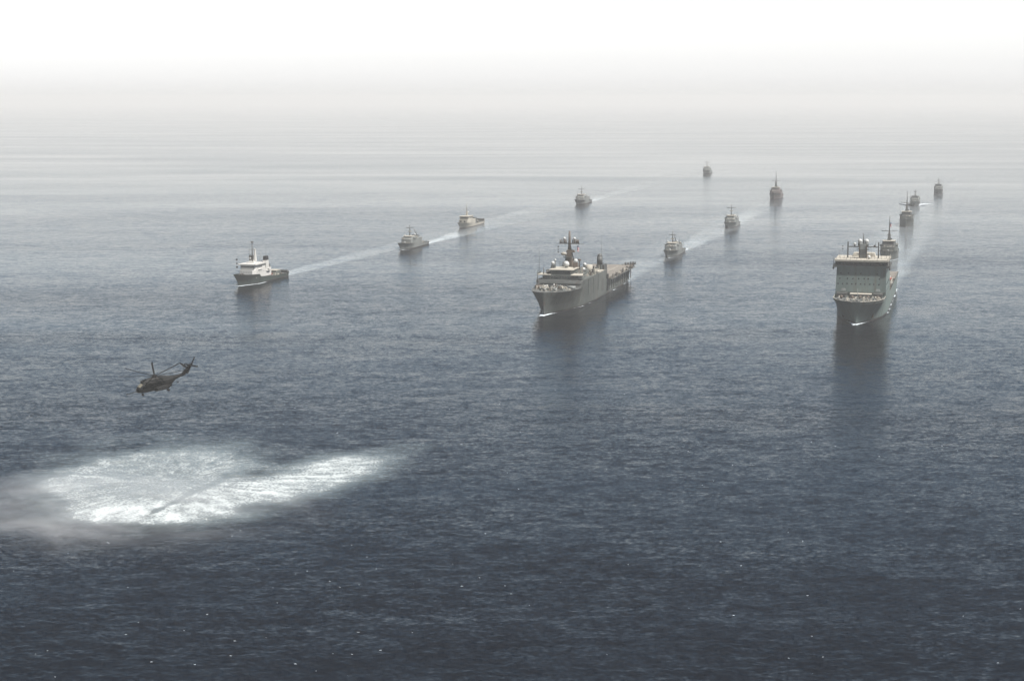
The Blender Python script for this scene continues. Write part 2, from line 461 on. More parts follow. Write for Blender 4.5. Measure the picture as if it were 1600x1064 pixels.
# ------------------------------------------------------------------ amphibious transport dock
def amphibious():
    L = 184.0
    r = ship_root('amphibious_ship', 'big grey amphibious warship with white radomes and a long open flight deck aft', 'warship', (16.8, 899.2), L)
    X = lambda s: L / 2 - s          # s: metres aft of the bow
    secs = hull(L, [(0, 11), (.1, 12.6), (.6, 12.8), (.78, 11), (.9, 6), (.97, 1.8), (1, .05)],
         [(0, 12.9), (.44, 13.0), (.445, 13), (.8, 13), (.88, 11.4), (.95, 8.2), (.985, 4.0), (1, .7)],
         [(0, 9), (.44, 9), (.45, 12.6), (.62, 14), (.795, 14.6), (.80, 10.8), (.9, 11.1), (1, 12.2)], 4.2, r, 'grey', 'deck_dark', bulwark=0.15, boot=0.7)
    # flight deck edge, catwalks and safety nets
    fd = MB().prism([(X(L) - 3, -12), (X(L) - 3, 12), (X(L) + 4, 13.6), (X(106), 13.6), (X(106), -13.6), (X(L) + 4, -13.6)], 9.0, 9.35).build('flight_deck', 'deck', r)
    for yy in (-6, 0, 6): MB().box(X(176), X(112), yy - .2, yy + .2, 9.354, 9.36).build('deck_line', 'roof', fd)
    cw = MB()
    for k in range(20):
        x = X(110) - k * 3.9
        for sg in (1, -1):
            cw.box(x - 3.4, x, 13.6 if sg > 0 else -15.2, 15.2 if sg > 0 else -13.6, 8.1, 8.35)
    cw.build('catwalk', 'deck_dark', fd, kind='stuff')
    clutter(fd, (X(182), X(108), 13.0, 15.0), 70, 8.36, 2.2, ('brown', 'cream', 'grey_dark', 'black', 'roof', 'deck'), 3, 'catwalk_gear')
    clutter(fd, (X(180), X(110), -15.0, -13.0), 30, 8.36, 1.6, ('brown', 'grey_dark'), 5, 'catwalk_gear')
    for k in range(11):       # fender beams on the after hull side
        x = X(112) - k * 7
        for sg in (1, -1): MB().box(x - .2, x + .2, sg * 12.9 - .25, sg * 12.9 + .22, 1.6, 8.6, 1, 1).build('fender_beam', 'grey_dark', r)
    # stern overhang with dark gear
    MB().box(X(L) - 5.5, X(L) - 2, 6, 14, 8.2, 9.6, .8, .9).build('stern_platform', 'grey_dark', r)
    clutter(r, (X(L) - 5, X(L) + 2, 7, 15), 16, 9.36, 2.0, ('black', 'grey_dark', 'brown'), 9, 'stern_gear')
    # superstructure: full beam block
    body = MB().prism([(X(38), -12.2), (X(38), 12.2), (X(60), 12.9), (X(103), 12.9), (X(103), -12.9), (X(60), -12.9)], 10.5, 14.3).build('superstructure', 'grey', r)
    MB().prism([(X(39), -10), (X(39), 10), (X(58), 10), (X(58), -10)], 14.3, 17.0).build('bridge_deckhouse', 'grey', body)
    MB().prism([(X(40.5), -5.5), (X(40.5), 5.5), (X(56), 6.5), (X(56), -6.5)], 17.0, 19.6).build('pilot_house', 'grey', body)
    for sg in (1, -1):
        MB().box(X(48), X(38.4), *sorted((sg * 5.6, sg * 12.9)), 16.85, 17.25).build('bridge_wing', 'roof', body)
        MB().box(X(47.7), X(38.5), sg * 12.9 - .12, sg * 12.9 + .12, 17.25, 18.1).build('wing_bulwark', 'grey', body)
    window_row(body, X(40.4), [-4.6 + 1.02 * k for k in range(10)], 18.0, 18.8, .78)
    window_row(body, X(38.95), [-9 + 1.5 * k for k in range(13)], 15.6, 16.2, .7, 'deckhouse_window')
    MB().box(X(57), X(40), -6.8, 6.8, 19.6, 19.85).build('pilot_house_roof', 'roof', body)
    MB().box(X(38) - .1, X(36.4), -10.5, 12.2, 12.7, 12.95).build('ledge', 'grey', body)
    ports(body, [(X(38) + .05, -10 + 2.4 * k, 11.7) for k in range(9)])
    # recessed bay and door in the ship's side
    MB().box(X(96), X(90), 12.85, 13.0, 3.2, 10.2).build('side_port_door', 'grey_dark', r)
    MB().box(X(108), X(104.5), 12.9, 13.3, 2.0, 11.5).build('side_ladder_recess', 'black', r)
    for s_ in (52, 66, 79): MB().box(X(s_) - .08, X(s_) + .08, 12.9, 13.05, 5, 13.8).build('rubbing_pipe', 'grey_dark', r)
    # superstructure after part: boat deck
    MB().box(X(84), X(62), -8, 8, 14.3, 17.2, .95, .9).build('upper_deckhouse', 'grey', body)
    MB().box(X(101), X(86), -12.6, 12.6, 14.3, 14.7).build('boat_deck', 'deck', body)
    MB().box(X(96), X(84), 8.6, 12.7, 14.3, 14.95).build('boat_platform', 'roof', body)
    for (s_, y_) in ((78, 10), (90, 9.6), (93, -8)): boat(r, X(s_), y_, 14.8, 7, 'cream', 'landing_boat')
    clutter(body, (X(101), X(62), 4, 12.4), 46, 14.3, 3.4, ('cream', 'roof', 'brown', 'grey', 'grey_light', 'black'), 21)
    clutter(body, (X(101), X(62), -12, 3), 36, 14.3, 3.0, ('cream', 'brown', 'grey', 'grey_dark'), 22)
    clutter(body, (X(60), X(46), -9, 9.6), 30, 17.0, 3.2, ('cream', 'brown', 'grey', 'grey_dark', 'roof'), 23, 'bridge_top_gear')
    MB().tube((X(80), 7.5, 14.3), (X(80), 7.5, 19.2), 2.0, 1.9, 12).build('ventilation_drum', 'roof', body)
    # stacks
    for sg in (1, -1):
        b = MB().box(X(108), X(99), sg * 10 - 2.6, sg * 10 + 2.6, 9.3, 17.4, .9, .9).build('stack_base', 'grey_dark' if sg > 0 else 'grey', r)
        s_ = MB().tube((X(101), sg * 9.4, 17.4), (X(101), sg * 9.4, 22), 1.7, 1.6, 12).sphere((X(101), sg * 9.4, 22), 1.6, 12, 6).build('smoke_stack', 'grey_dark', r)
        whip(r, X(105), sg * 9.6, 17.4, 34)
    cr = MB().tube((X(88), -9, 14.3), (X(88), -9, 20), .7, .5).build('crane_post', 'grey_dark', r)
    MB().tube((X(88), -9, 19.6), (X(112), -10, 18.8), .38, .25).build('crane_boom', 'grey_dark', cr)
    # radomes
    radome(r, X(52), 0.4, 21.9, 1.7, 19.6)
    radome(r, X(49), -6.5, 22.6, 1.05, 17)
    radome(r, X(50), -5.4, 24.2, .6, 17)
    radome(r, X(57), 4.6, 23.2, 1.25, 17, basemat='brown')
    radome(r, X(71), 6.8, 20.0, 1.05, 14.3)
    radome(r, X(59), 8.6, 18.6, 1.05, 14.3)
    for (x, y, z0, z1, w) in ((X(49), -6.5, 17, 21.5, 1.4), (X(57), 4.6, 17, 22.4, 1.9)):
        MB().box(x - w, x + w, y - w, y + w, z0, z1, .6, .6).build('sensor_tower', 'brown' if y > 0 else 'grey_dark', body)
    # main mast
    mx = X(62)
    mast = MB().box(mx - 2.2, mx + 2.2, -2.0, 2.0, 17.2, 29, .5, .5).tube((mx, 0, 29), (mx, 0, 39.4), .85, .5, 8).build('main_mast', 'brown', r)
    for sg in (1, -1): MB().tube((mx - 3.5, sg * 3.2, 17.2), (mx, sg * .6, 31), .28, .2).build('mast_leg', 'grey_dark', mast)
    MB().box(mx - .5, mx + .5, -5.6, 5.6, 32.2, 32.7).build('mast_platform', 'grey_dark', mast)
    MB().tube((mx, -8, 32.3), (mx, 8, 32.3), .12, n=5).build('yard', 'grey_dark', mast)
    for y in (-3.0, 2.8): MB().sphere((mx, y, 35.2), .85).build('mast_radome', 'radome', mast); MB().tube((mx, y, 32.7), (mx, y, 34.6), .5, .5).build('radome_pedestal', 'brown', mast)
    for y in (-5.3, -4.3, -2, 1.8, 3.8, 4.4, 5.0): MB().tube((mx, y, 32.7), (mx, y, 34.8), .42, .2).build('mast_antenna', 'brown', mast)
    MB().sphere((mx + 2.2, -2.8, 26.8), 1.2, sq=(.5, 1.35, .8)).build('radar_dish', 'cream', mast)
    MB().box(mx + 1, mx + 2.4, -3, 1.5, 24.7, 25.1).build('radar_platform', 'grey_dark', mast)
    MB().box(mx - .3, mx + 1.0, -1.9, 3.3, 27.6, 28.9, .8, .8).build('search_radar', 'brown', mast)
    shapes(r, mx, -6.4, 30.6, .42, 1.5, 'oao')
    flag(mast, mx - .5, 4.4, 29.6, 2.6, 2.2, lean=-.9)
    whip(r, X(42), -12.6, 17, 33); whip(r, X(41), -9.8, 17, 21, r=.25); whip(r, X(37), -12.3, 11, 20, r=.2)
    whip(r, X(76), -8, 17, 24); whip(r, X(84), -9, 14, 22); whip(r, X(68), -7, 17, 23)
    gm = MB().tube((X(46), -8.4, 17.25), (X(46), -8.4, 18.6), 1.1, .9).box(X(46) - 1, X(43), -9.2, -7.6, 18.2, 19.4, .6, .8).build('gun_mount', 'grey_dark', r)
    MB().tube((X(72), 0, 17.2), (X(72), 0, 22.5), .5, .3).tube((X(72), -1, 22.5), (X(72), 1.5, 22.8), .7, .3).build('director_mast', 'brown', r)
    MB().tube((X(70), 4.0, 17.2), (X(70), 4.0, 22.4), .4, .3).box(X(70) - .6, X(70) + .6, 3, 5, 22.2, 23.2, .6, .6).build('director_mast', 'brown', r)
    # forecastle
    bw = MB().prism([(X(16), -6.5), (X(16), 6.5), (X(16.5), 6.5), (X(16.5), -6.5)], 10.9, 12.2).build('breakwater', 'grey', r)
    for y in (-3, 3):
        MB().tube((X(14), y, 11), (X(14), y, 12.4), .9, .8, 10).build('anchor_windlass', 'grey_light', r)
        MB().box(X(14), X(3), y * .6 - .15, y * .6 + .15, 11.4, 11.65).build('anchor_chain', 'black', r)
    clutter(r, (X(34), X(19), -9.5, 9.5), 70, 10.9, 1.9, ('cream', 'roof', 'white', 'roof', 'brown', 'grey_light', 'black'), 31, 'forecastle_gear')
    clutter(r, (X(18), X(6), -4.5, 4.5), 18, 11.2, 1.2, ('cream', 'roof', 'brown'), 32, 'forecastle_gear')
    for sg in (-1, 1):      # gun tubs on the forecastle corners
        MB().tube((X(26), sg * 9.3, 10.9), (X(26), sg * 9.3, 12.6), 1.9, 2.0, 12).build('gun_tub', 'grey_light' if sg > 0 else 'brown', r)
    edge = [(row[-1][0], row[-1][1], row[-1][2]) for row in secs if row[-1][0] > X(36)]
    rail(r, edge); rail(r, [(a, -b, c) for a, b, c in edge])
    MB().box(X(6) - 1.0, X(6) + 1.6, -3.4, -2.7, 6.0, 8.6, .7, .7).build('anchor', 'black', r)
    MB().box(X(9) - 1.0, X(9) + 1.4, 4.5, 5.2, 5.4, 7.8, .7, .7).build('anchor', 'black', r)
    clutter(r, (X(176), X(116), -13, -11), 14, 9.36, 2.2, ('brown', 'grey_dark'), 36, 'parked_gear')
    return r
amphibious()

# ------------------------------------------------------------------ landing ship with the slab front
def landing_ship():
    L = 178.0
    r = ship_root('landing_ship', 'large slab-fronted green-grey landing ship with a wide bridge and pale roof', 'warship', (172.9, 862), L, 14.9)
    X = lambda s: L / 2 - s
    secs = hull(L, [(0, 12.2), (.12, 13), (.72, 13.1), (.84, 11.0), (.93, 6.2), (.98, 2.0), (1, .05)],
         [(0, 13.2), (.8, 13.2), (.90, 12.8), (.95, 10.6), (.985, 6.2), (1, 2.0)],
         [(0, 9.6), (.60, 9.6), (.61, 11.2), (.9, 11.2), (1, 11.6)], 4.0, r, 'bay', 'deck_dark', bulwark=1.1, boot=0.8)
    MB().box(X(L), X(L - 42), -13, 13, 9.3, 9.75).build('flight_deck', 'deck', r)
    # superstructure with a slightly hollow front seen from ahead
    xf = X(33); xb = X(66)
    blk = MB().prism([(xf, -13.0), (xf, 13.0), (xb, 13.0), (xb, -13.0)], 10.2, 25.4,
                     [(xf - .8, -12.6), (xf - .8, 12.6), (xb, 12.6), (xb, -12.6)]).build('superstructure', 'bay', r)
    MB().box(xb, xf + .2, -12.9, 12.9, 25.4, 26.1, 1, 1).build('bridge_floor', 'bay', blk)
    br = MB().box(xb + 8, xf - .5, -13.4, 13.4, 26.1, 28.4, 1, 1).build('bridge', 'grey_dark', blk)
    window_row(blk, xf - .42, [-12.4 + 1.55 * k for k in range(17)], 26.55, 27.75, 1.2, 'bridge_window')
    for sg in (1, -1):
        MB().box(xb + 9, xf + .4, sg * 13.6 - .9, sg * 13.6 + .9, 25.3, 26.5, 1, 1).build('bridge_wing', 'grey_dark', blk)
        MB().tube((xf - 1, sg * 14.3, 26.4), (xf - 1, sg * 14.3, 31.4), .16, .1, 5).build('wing_post', 'grey_dark', blk)
        MB().box(xf - 3, xf - .5, sg * 14.4 - .4, sg * 14.4 + .4, 24.2, 25.2).build('wing_light_box', 'grey_dark', blk)
    roof = MB().box(xb + 6, xf + .7, -13.8, 13.8, 28.4, 29.3, 1, 1).build('bridge_roof', 'roof', blk)
    rail(roof, [(xf + .4, -13.6, 29.3), (xf + .4, 13.6, 29.3), (xb + 7, 13.6, 29.3)], 1.0, 'cream')
    # portholes in the front, three rows
    rows = ((22.2, (-10.4, -6.6, -2.8, -.2, 4.4, 8.1)), (19.5, (-10.8, -7.0, -4.1, -1.2, 1.6, 3.6, 9.4)),
            (16.7, (-11.7, -9.3, -7.1, -4.6, -2.6, -.1, 2.0, 4.6, 6.6, 9.2)))
    pp = []
    for z, ys_ in rows:
        for y in ys_: pp.append((xf - .8 * (z - 10.2) / 15.2, y, z))
    for p_ in pp:
        MB().box(p_[0] - .1, p_[0] + .06, p_[1] - .24, p_[1] + .24, p_[2] - .36, p_[2] + .36).build('front_window', 'glass', blk)
    for sg in (1, -1):
        ports(blk, [(xb + 3 + 3.4 * k, sg * 12.93, z) for k in range(9) for z in (13.2, 16.6)], 'y', .25)
        # air intakes and housings low on the front
        MB().box(xf, xf + 1.4, sg * 8.8 - 1.2, sg * 8.8 + 1.2, 13.2, 14.3, .7, .8).build('vent_housing', 'grey_light', blk)
    MB().box(xf, xf + .25, -12.6, 12.6, 12.2, 12.5).build('front_ledge', 'grey_dark', blk)
    # mooring deck before the superstructure
    MB().box(xf, xf + 7, -5.2, 5.8, 10.15, 12.1).build('winch_house', 'roof', r)
    MB().box(xf + 7, xf + 7.3, -5.2, 6.2, 10.15, 12.2).build('winch_house_front', 'grey_dark', r)
    for y, w in ((-9.3, 2.6), (9.0, 2.2)):
        MB().box(xf, xf + 6, y - w, y + w, 10.15, 12.4, 1, 1).build('mooring_housing', 'grey_dark', r)
    for y in (-9.5, -4, 0, 4, 9): 
        MB().tube((xf + 10, y, 10.2), (xf + 10, y + .8, 11.6), .8, .7, 10).build('mooring_winch', 'brown', r)
    clutter(r, (xf + 7, xf + 22, -10.5, 10.5), 80, 10.15, 1.5, ('cream', 'roof', 'brown', 'grey_light', 'roof'), 44, 'mooring_gear')
    MB().tube((xf + 24, 0, 10.2), (xf + 24, 0, 17), .14, .1, 6).build('jackstaff', 'grey_light', r)
    edge = [(row[-1][0], row[-1][1] - .1, row[-1][2]) for row in secs if row[-1][0] > xf + 1]
    cap = MB()
    for e in (edge, [(a, -b, c) for a, b, c in edge]):
        for a, b in zip(e, e[1:]): cap.tube(a, b, .16, n=5)
    cap.build('bulwark_cap', 'roof', r)
    for sg in (1, -1): # anchor pockets
        MB().box(X(13) - 1.1, X(13) + 1.3, sg * 6.9 - .5, sg * 6.9 + .7, 4.6, 7.8, .7, .7).build('anchor', 'grey_dark', r)
        MB().box(X(13) - .4, X(13) + .5, sg * 7.2 - .3, sg * 7.2 + .7, 1.8, 4.6).build('anchor_rust_streak', 'brown', r)
    # mast block on the roof
    mx = xf - 12
    mb = MB().box(mx - 2.0, mx + 2.0, -2.0, 2.0, 29.3, 36.7, .8, .8).build('mast_block', 'grey_light', r)
    for y in (-1.8, 1.8): MB().box(mx + 1.8, mx + 2.3, y - .3, y + .3, 29.3, 36.0, 1, 1, -.4).build('mast_pipe', 'brown', mb)
    for z in (31.2, 33.8): MB().box(mx - 2.4, mx + 2.5, -3.0, 3.0, z, z + .22).build('mast_platform', 'grey', mb)
    for sg in (1, -1):
        MB().sphere((mx, sg * 1.65, 38.1), 1.25, 14, 9).build('radome', 'radome', r); MB().tube((mx, sg * 1.65, 35.6), (mx, sg * 1.65, 37.3), 1.25, 1.1, 12).build('radome_pedestal', 'grey', r)
    MB().tube((mx, 0, 36.7), (mx, 0, 42.4), .36, .2, 6).build('mast_pole', 'grey_dark', mb)
    gp = MB()
    for sg in (1, -1): gp.box(mx - .45, mx + .45, sg * 7.9 - .36, sg * 7.9 + .36, 29.3, 37.8, .8, .8)
    gp.box(mx - .35, mx + .35, -7.5, 7.5, 34.9, 35.4)
    gp.build('goalpost_mast', 'grey_dark', r)
    radome(r, mx, -4.4, 36.6, .72, 35.4, basemat='brown'); radome(r, mx + 6, 3.4, 30.4, .85, 29.3)
    MB().box(mx - .3, mx + .3, 5.4, 6.2, 35.4, 36.2).build('signal_lamp', 'brown', r)
    for (y, z0, z1) in ((-5.4, 35.4, 38.6), (6.4, 35.4, 38.8), (-12, 29.3, 34), (12, 29.3, 34.5), (9.4, 29.3, 36.5), (4.2, 29.3, 34)): whip(r, mx, y, z0, z1, r=.07)
    for k in range(16): whip(r, xf - 2 - (k % 3) * 3, -13 + k * 1.75, 29.3, 30.3 + random.random() * 1.2, r=.07)
    shapes(r, mx, -10.6, 35.4, .35, 1.5, 'oo')
    MB().box(xb + 6, xb + 14, -6, 6, 29.3, 31.2, .9, .9).build('roof_house', 'cream', r)
    # funnels and after superstructure
    for sg in (1, -1):
        MB().box(xb - 9, xb, sg * 11 - 1.9, sg * 11 + 1.9, 10, 22, .8, .9).build('funnel', 'bay', r)
        MB().box(xb - 7.5, xb - 2, sg * 11 - 1.2, sg * 11 + 1.2, 22, 23.5).build('exhaust', 'black', r)
    MB().box(xb - 26, xb - 10, -12.4, -2, 8.5, 14, 1, 1).build('deckhouse', 'cream', r)
    cr = MB().tube((X(112), 9.5, 9), (X(112), 9.5, 17.5), 1.2, 1.0, 10).build('crane_pedestal', 'brown', r)
    MB().box(X(112) - 1.6, X(112) + 1.6, 8, 11, 17.5, 20, .8, .8).build('crane_cab', 'brown', cr)
    MB().tube((X(112), 9.5, 19), (X(92), 9.5, 22), .55, .35, 6).build('crane_boom', 'brown', cr)
    for k in range(7): MB().box(X(102) - k * 6.2 - 5.2, X(102) - k * 6.2, 6.5 - 2.4 * (k % 2), 9 - 2.4 * (k % 2), 8.5, 11.1).build('cargo_container', random.choice(['cream', 'brown', 'grey_dark', 'roof']), r)
    clutter(r, (X(136), X(76), 9.5, 12.8), 50, 8.5, 3.6, ('cream', 'brown', 'roof', 'grey_dark', 'grey_light'), 47)
    boat(r, X(88), 12, 13.5, 8, 'orange', 'lifeboat')
    for k in range(2): MB().tube((X(84) - 8 * k, 12, 9), (X(84) - 8 * k, 13.4, 14.5), .3, .2).build('boat_davit', 'cream', r)
    rail(r, [(X(137), 13, 9.7), (X(L), 13, 9.7)], 1.0, 'cream')
    return r
landing_ship()

# ------------------------------------------------------------------ white support ship
def support_ship():
    L = 64.0
    r = ship_root('support_ship', 'white-housed support ship with dark green hull and low after deck', 'ship', (-165.4, 1040.2), L, 15.4)
    X = lambda s: L / 2 - s
    secs = hull(L, [(0, 5.6), (.15, 6), (.65, 6.1), (.85, 3.8), (.95, 1.3), (1, .05)],
         [(0, 6.2), (.7, 6.4), (.85, 5.8), (.95, 3.6), (.985, 1.9), (1, .7)],
         [(0, 3.0), (.05, 2.9), (.06, 2.5), (.36, 2.6), (.50, 3.4), (.70, 4.2), (.725, 5.8), (.9, 6.5), (1, 7.4)], 4.2, r, 'hullgreen', 'deck_dark', bulwark=.8, boot=.55)
    house = MB().prism([(X(11.5), -4.0), (X(11.5), 4.0), (X(14), 5.5), (X(36), 5.9), (X(36), -5.9), (X(14), -5.5)], 3.6, 8.4).build('deckhouse', 'white', r)
    MB().prism([(X(13), -4.4), (X(13), 4.4), (X(15), 5.2), (X(28), 5.2), (X(28), -5.2), (X(15), -5.2)], 8.4, 11.5).build('bridge', 'white', house)
    MB().box(X(29), X(12.2), -5.9, 5.9, 11.5, 12.05).build('bridge_roof', 'white', house)
    MB().box(X(22.5), X(19.5), -1.6, 1.6, 12.05, 13.1, .85, .9).build('mast_house', 'white', house)
    window_row(house, X(12.95), [-3.8 + .96 * k for k in range(9)], 9.9, 10.7, .78)
    for sg in (1, -1):
        for k in range(5): MB().box(X(16.6 + k * 1.7), X(15.4 + k * 1.7), sg * 5.2 - .04, sg * 5.2 + .04, 9.6, 10.4).build('side_window', 'glass', house)
        ports(house, [(X(16 + k * 3), sg * 5.75, 6.9) for k in range(7)], 'y', .22)
        MB().box(X(22), X(17), sg * 5.3 - .7, sg * 5.3 + .7, 8.4, 8.7).build('bridge_wing', 'white', house)
    ports(house, [(X(11.48), -3.2 + 1.6 * k, 7.1) for k in range(5)])
    # twin funnels abreast
    for sg in (1, -1):
        f = MB().box(X(33), X(28.5), sg * 4.6 - 1.15, sg * 4.6 + 1.15, 8.4, 13.2, .9, .9).build('funnel', 'white', r)
        MB().box(X(32.8), X(28.8), sg * 4.6 - 1.08, sg * 4.6 + 1.08, 13.2, 15.7, .9, .9).build('funnel_cap', 'black', f)
        whip(r, X(29), sg * 5.6, 15, 25 if sg < 0 else 23.5, r=.07)
    mast = MB().tube((X(21), 0, 13), (X(21), 0, 24.6), .42, .28, 8).build('mast', 'grey_dark', r)
    MB().tube((X(21), 0, 24.6), (X(21), 0, 25.4), .95, .75, 10).build('mast_top_platform', 'grey_dark', mast)
    MB().tube((X(22), -2.8, 20.0), (X(21.2), 2.4, 20.6), .12, n=5).build('yard', 'grey_dark', mast)
    MB().sphere((X(22.8), .8, 20.5), .55).build('radome', 'radome', mast)
    MB().box(X(24), X(22), .2, 1.6, 13, 20, .5, .5).build('lattice_mast', 'white', mast)
    MB().tube((X(25), -2.6, 13), (X(25), -3.4, 19), .15, .1, 5).tube((X(25), 2.9, 13), (X(25), 4.2, 19), .15, .1, 5).build('stay', 'grey_light', mast)
    MB().box(X(20.8), X(19.7), -1.7, -.8, 15.4, 17.0).build('searchlight', 'grey_dark', r)
    radome(r, X(25), -3.4, 14.6, .8, 13); radome(r, X(28), 3.4, 10.4, .6, 9)
    shapes(r, X(13.5), -7.0, 14.6, .62, 2.3, 'oao')
    MB().tube((X(13.5), -7.0, 16), (X(17), -3, 18.4), .06, n=4).build('signal_halyard', 'grey_dark', r)
    # boats, crane and gear on the after deck
    boat(r, X(31), 6.0, 6.2, 5, 'white', 'rescue_boat'); 
    boat(r, X(40), 2.8, 2.6, 7, 'orange', 'workboat')
    cr = MB().tube((X(44.5), 1, 2.4), (X(44.5), 1, 9.4), .75, .55, 8).build('crane_post', 'black', r)
    MB().tube((X(44.3), 1, 9.0), (X(37.5), -1.5, 11.8), .34, .22, 6).build('crane_boom', 'grey_dark', cr)
    MB().box(X(57), X(49.5), -2.6, 3.4, 1.7, 4.5).build('deck_container', 'grey', r)
    MB().box(X(56.6), X(50), -2.2, 3.0, 4.5, 4.9).build('container_roof', 'roof', r)
    MB().box(X(47.5), X(46.3), 2.4, 4.2, 1.7, 3.6).build('deck_locker', 'cream', r)
    MB().box(X(L) - .1, X(L) + 1.2, -5.8, 5.8, 2.6, 3.9, 1, .9).build('stern_bulwark', 'grey_dark', r)
    clutter(r, (X(61), X(37), -5, 5.2), 26, 1.7, 1.5, ('brown', 'grey', 'cream', 'grey_dark'), 61)
    clutter(r, (X(9), X(3), -2, 2), 8, 6.1, 1.0, ('white', 'brown', 'black'), 62, 'forecastle_gear')
    rail(r, [(X(36), 5.8, 8.4), (X(14.5), 5.6, 8.4)], 1.0, 'white'); rail(r, [(X(12.4), -5.7, 12.05), (X(12.4), 5.7, 12.05), (X(28), 5.7, 12.05)], 1.0, 'white')
    MB().box(X(6) - .7, X(6) + .7, 3.0, 3.5, 2.6, 4.2, .7, .7).build('anchor', 'black', r)
    return r
support_ship()

# ------------------------------------------------------------------ mine countermeasures vessels
GROUP = 'mine countermeasures ships steaming in columns'
def minehunter(label, bow, L=68, B=12, az=HEADING, mat='grey', top=12.2, mast_z=29, yard_z=19.5, yard_w=5.2, big=True, crane=False, ensign=False, seed=1, topmat=None, spray=False, decktop='roof'):
    r = ship_root('minehunter_ship', label, 'warship', bow, L, az, GROUP)
    X = lambda s: L / 2 - s
    hb = B / 2; zd = 5.6 if big else 4.2; topmat = topmat or mat
    secs = hull(L, [(0, hb * .8), (.2, hb * .95), (.65, hb * .95), (.85, hb * .55), (.95, hb * .2), (1, .05)],
         [(0, hb * .92), (.3, hb), (.78, hb), (.9, hb * .78), (.97, hb * .4), (1, .5)],
         [(0, zd * .55), (.34, zd * .55), (.36, zd * .85), (.72, zd), (1, zd * 1.35)], 3.6, r, mat, 'deck_dark', bulwark=.7, boot=.5, n=30)
    h1 = MB().prism([(X(L * .24), -hb * .72), (X(L * .24), hb * .72), (X(L * .28), hb * .93), (X(L * .68), hb * .93), (X(L * .68), -hb * .93), (X(L * .28), -hb * .93)], zd * .6, zd + 2.9).build('deckhouse', mat, r)
    zb = zd + 2.9; zt = top
    br = MB().prism([(X(L * .27), -hb * .6), (X(L * .27), hb * .6), (X(L * .31), hb * .8), (X(L * .45), hb * .8), (X(L * .45), -hb * .8), (X(L * .31), -hb * .8)], zb, zt,
        [(X(L * .285), -hb * .55), (X(L * .285), hb * .55), (X(L * .32), hb * .72), (X(L * .45), hb * .72), (X(L * .45), -hb * .72), (X(L * .32), -hb * .72)]).build('bridge', topmat, h1)
    window_row(br, X(L * .278), [hb * .45 * k / 3 for k in range(-3, 4)], zb + (zt - zb) * .48, zb + (zt - zb) * .78, hb * .11)
    MB().prism([(X(L * .28), -hb * .68), (X(L * .28), hb * .68), (X(L * .44), hb * .76), (X(L * .44), -hb * .76)], zt, zt + .3).build('bridge_roof', decktop, br)
    for sg in (1, -1):
        MB().box(X(L * .40), X(L * .31), *sorted((sg * hb * .78, sg * hb * 1.02)), zb + .1, zb + 1.0).build('bridge_wing', mat, h1)
    m = MB()
    if big: m.box(X(L * .42), X(L * .36), -1.3, 1.3, zt + .3, yard_z, .35, .35)
    m.tube((X(L * .39), 0, zt + .3 if not big else yard_z - .2), (X(L * .39), 0, mast_z), .42, .2, 6)
    mast = m.build('mast', 'grey_dark', r)
    MB().tube((X(L * .39), -yard_w, yard_z), (X(L * .39), yard_w, yard_z), .22, n=5).build('yard', 'grey_dark', mast)
    for y in (-yard_w, -yard_w * .5, yard_w * .5, yard_w): MB().tube((X(L * .39), y, yard_z), (X(L * .39), y, yard_z + 1.2), .15, .08, 5).build('yard_antenna', 'grey_dark', mast)
    MB().box(X(L * .39) - .4, X(L * .39) + .6, -1.4, 1.4, yard_z - 3, yard_z - 2.4).build('radar', 'cream', mast)
    fn = MB().box(X(L * .60), X(L * .52), -hb * .38, hb * .38, zb, zt - (0 if big else .6), .85, .8).build('funnel', mat, r)
    MB().box(X(L * .59), X(L * .53), -hb * .26, hb * .26, zt - (0 if big else .6), zt + .8 - (0 if big else .6)).build('funnel_cap', 'black', fn)
    radome(r, X(L * .48), hb * .5, zb + 2.6, .7, zb); 
    if not big: radome(r, X(L * .34), -hb * .62, zt + 1.0, .5, zt + .2)
    for y in (-hb * .95, hb * .95): whip(r, X(L * .42), y, zb, zb + 7, r=.09)
    gun = MB().tube((X(L * .17), 0, zd * .8), (X(L * .17), 0, zd + 1.4), 1.0, .7, 8).tube((X(L * .17), 0, zd + 1.1), (X(L * .17) + 2.6, 0, zd + 1.5), .14, n=5).build('deck_gun', 'grey_light', r)
    MB().box(X(L * .235), X(L * .225), -hb * .6, hb * .6, zd * .8, zd + .5).build('breakwater', 'cream', r)
    if crane:
        c = MB().tube((X(L * .72), 0, zd * .4), (X(L * .72), 0, zb + .5), .6, .5, 8).build('crane_post', 'grey_dark', r)
        MB().tube((X(L * .72), 0, zb), (X(L * .60), -.6, zb + 6.2), .3, .2, 6).build('crane_boom', 'grey_dark', c)
        boat(r, X(L * .66), hb * .3, zb + .1, 5, 'grey_light', 'tender')
    else:
        MB().box(X(L * .80), X(L * .74), -1.8, 1.8, zd * .4, zd + 1.8, .8, .8).build('winch_drum', 'grey_dark', r)
        MB().tube((X(L * .9), hb * .5, zd * .4), (X(L * .93), hb * .5, zd + 3.4), .25, .2).build('stern_davit', 'grey_dark', r)
    clutter(r, (X(L * .97), X(L * .72), -hb * .75, hb * .75), 16, zd * .4, 1.8, ('brown', 'grey_dark', 'cream', 'grey_light'), seed + 100)
    clutter(h1, (X(L * .66), X(L * .47), -hb * .8, hb * .85), 16, zb, 1.8, ('cream', 'grey_light', 'grey_dark', 'roof'), seed + 200)
    clutter(r, (X(L * .2), X(L * .06), -hb * .45, hb * .45), 8, zd * .85, .9, ('cream', 'grey_light', 'brown'), seed + 300)
    clutter(h1, (X(L * .26), X(L * .24), -hb * .6, hb * .6), 5, zb, 1.0, ('roof', 'cream'), seed + 400)
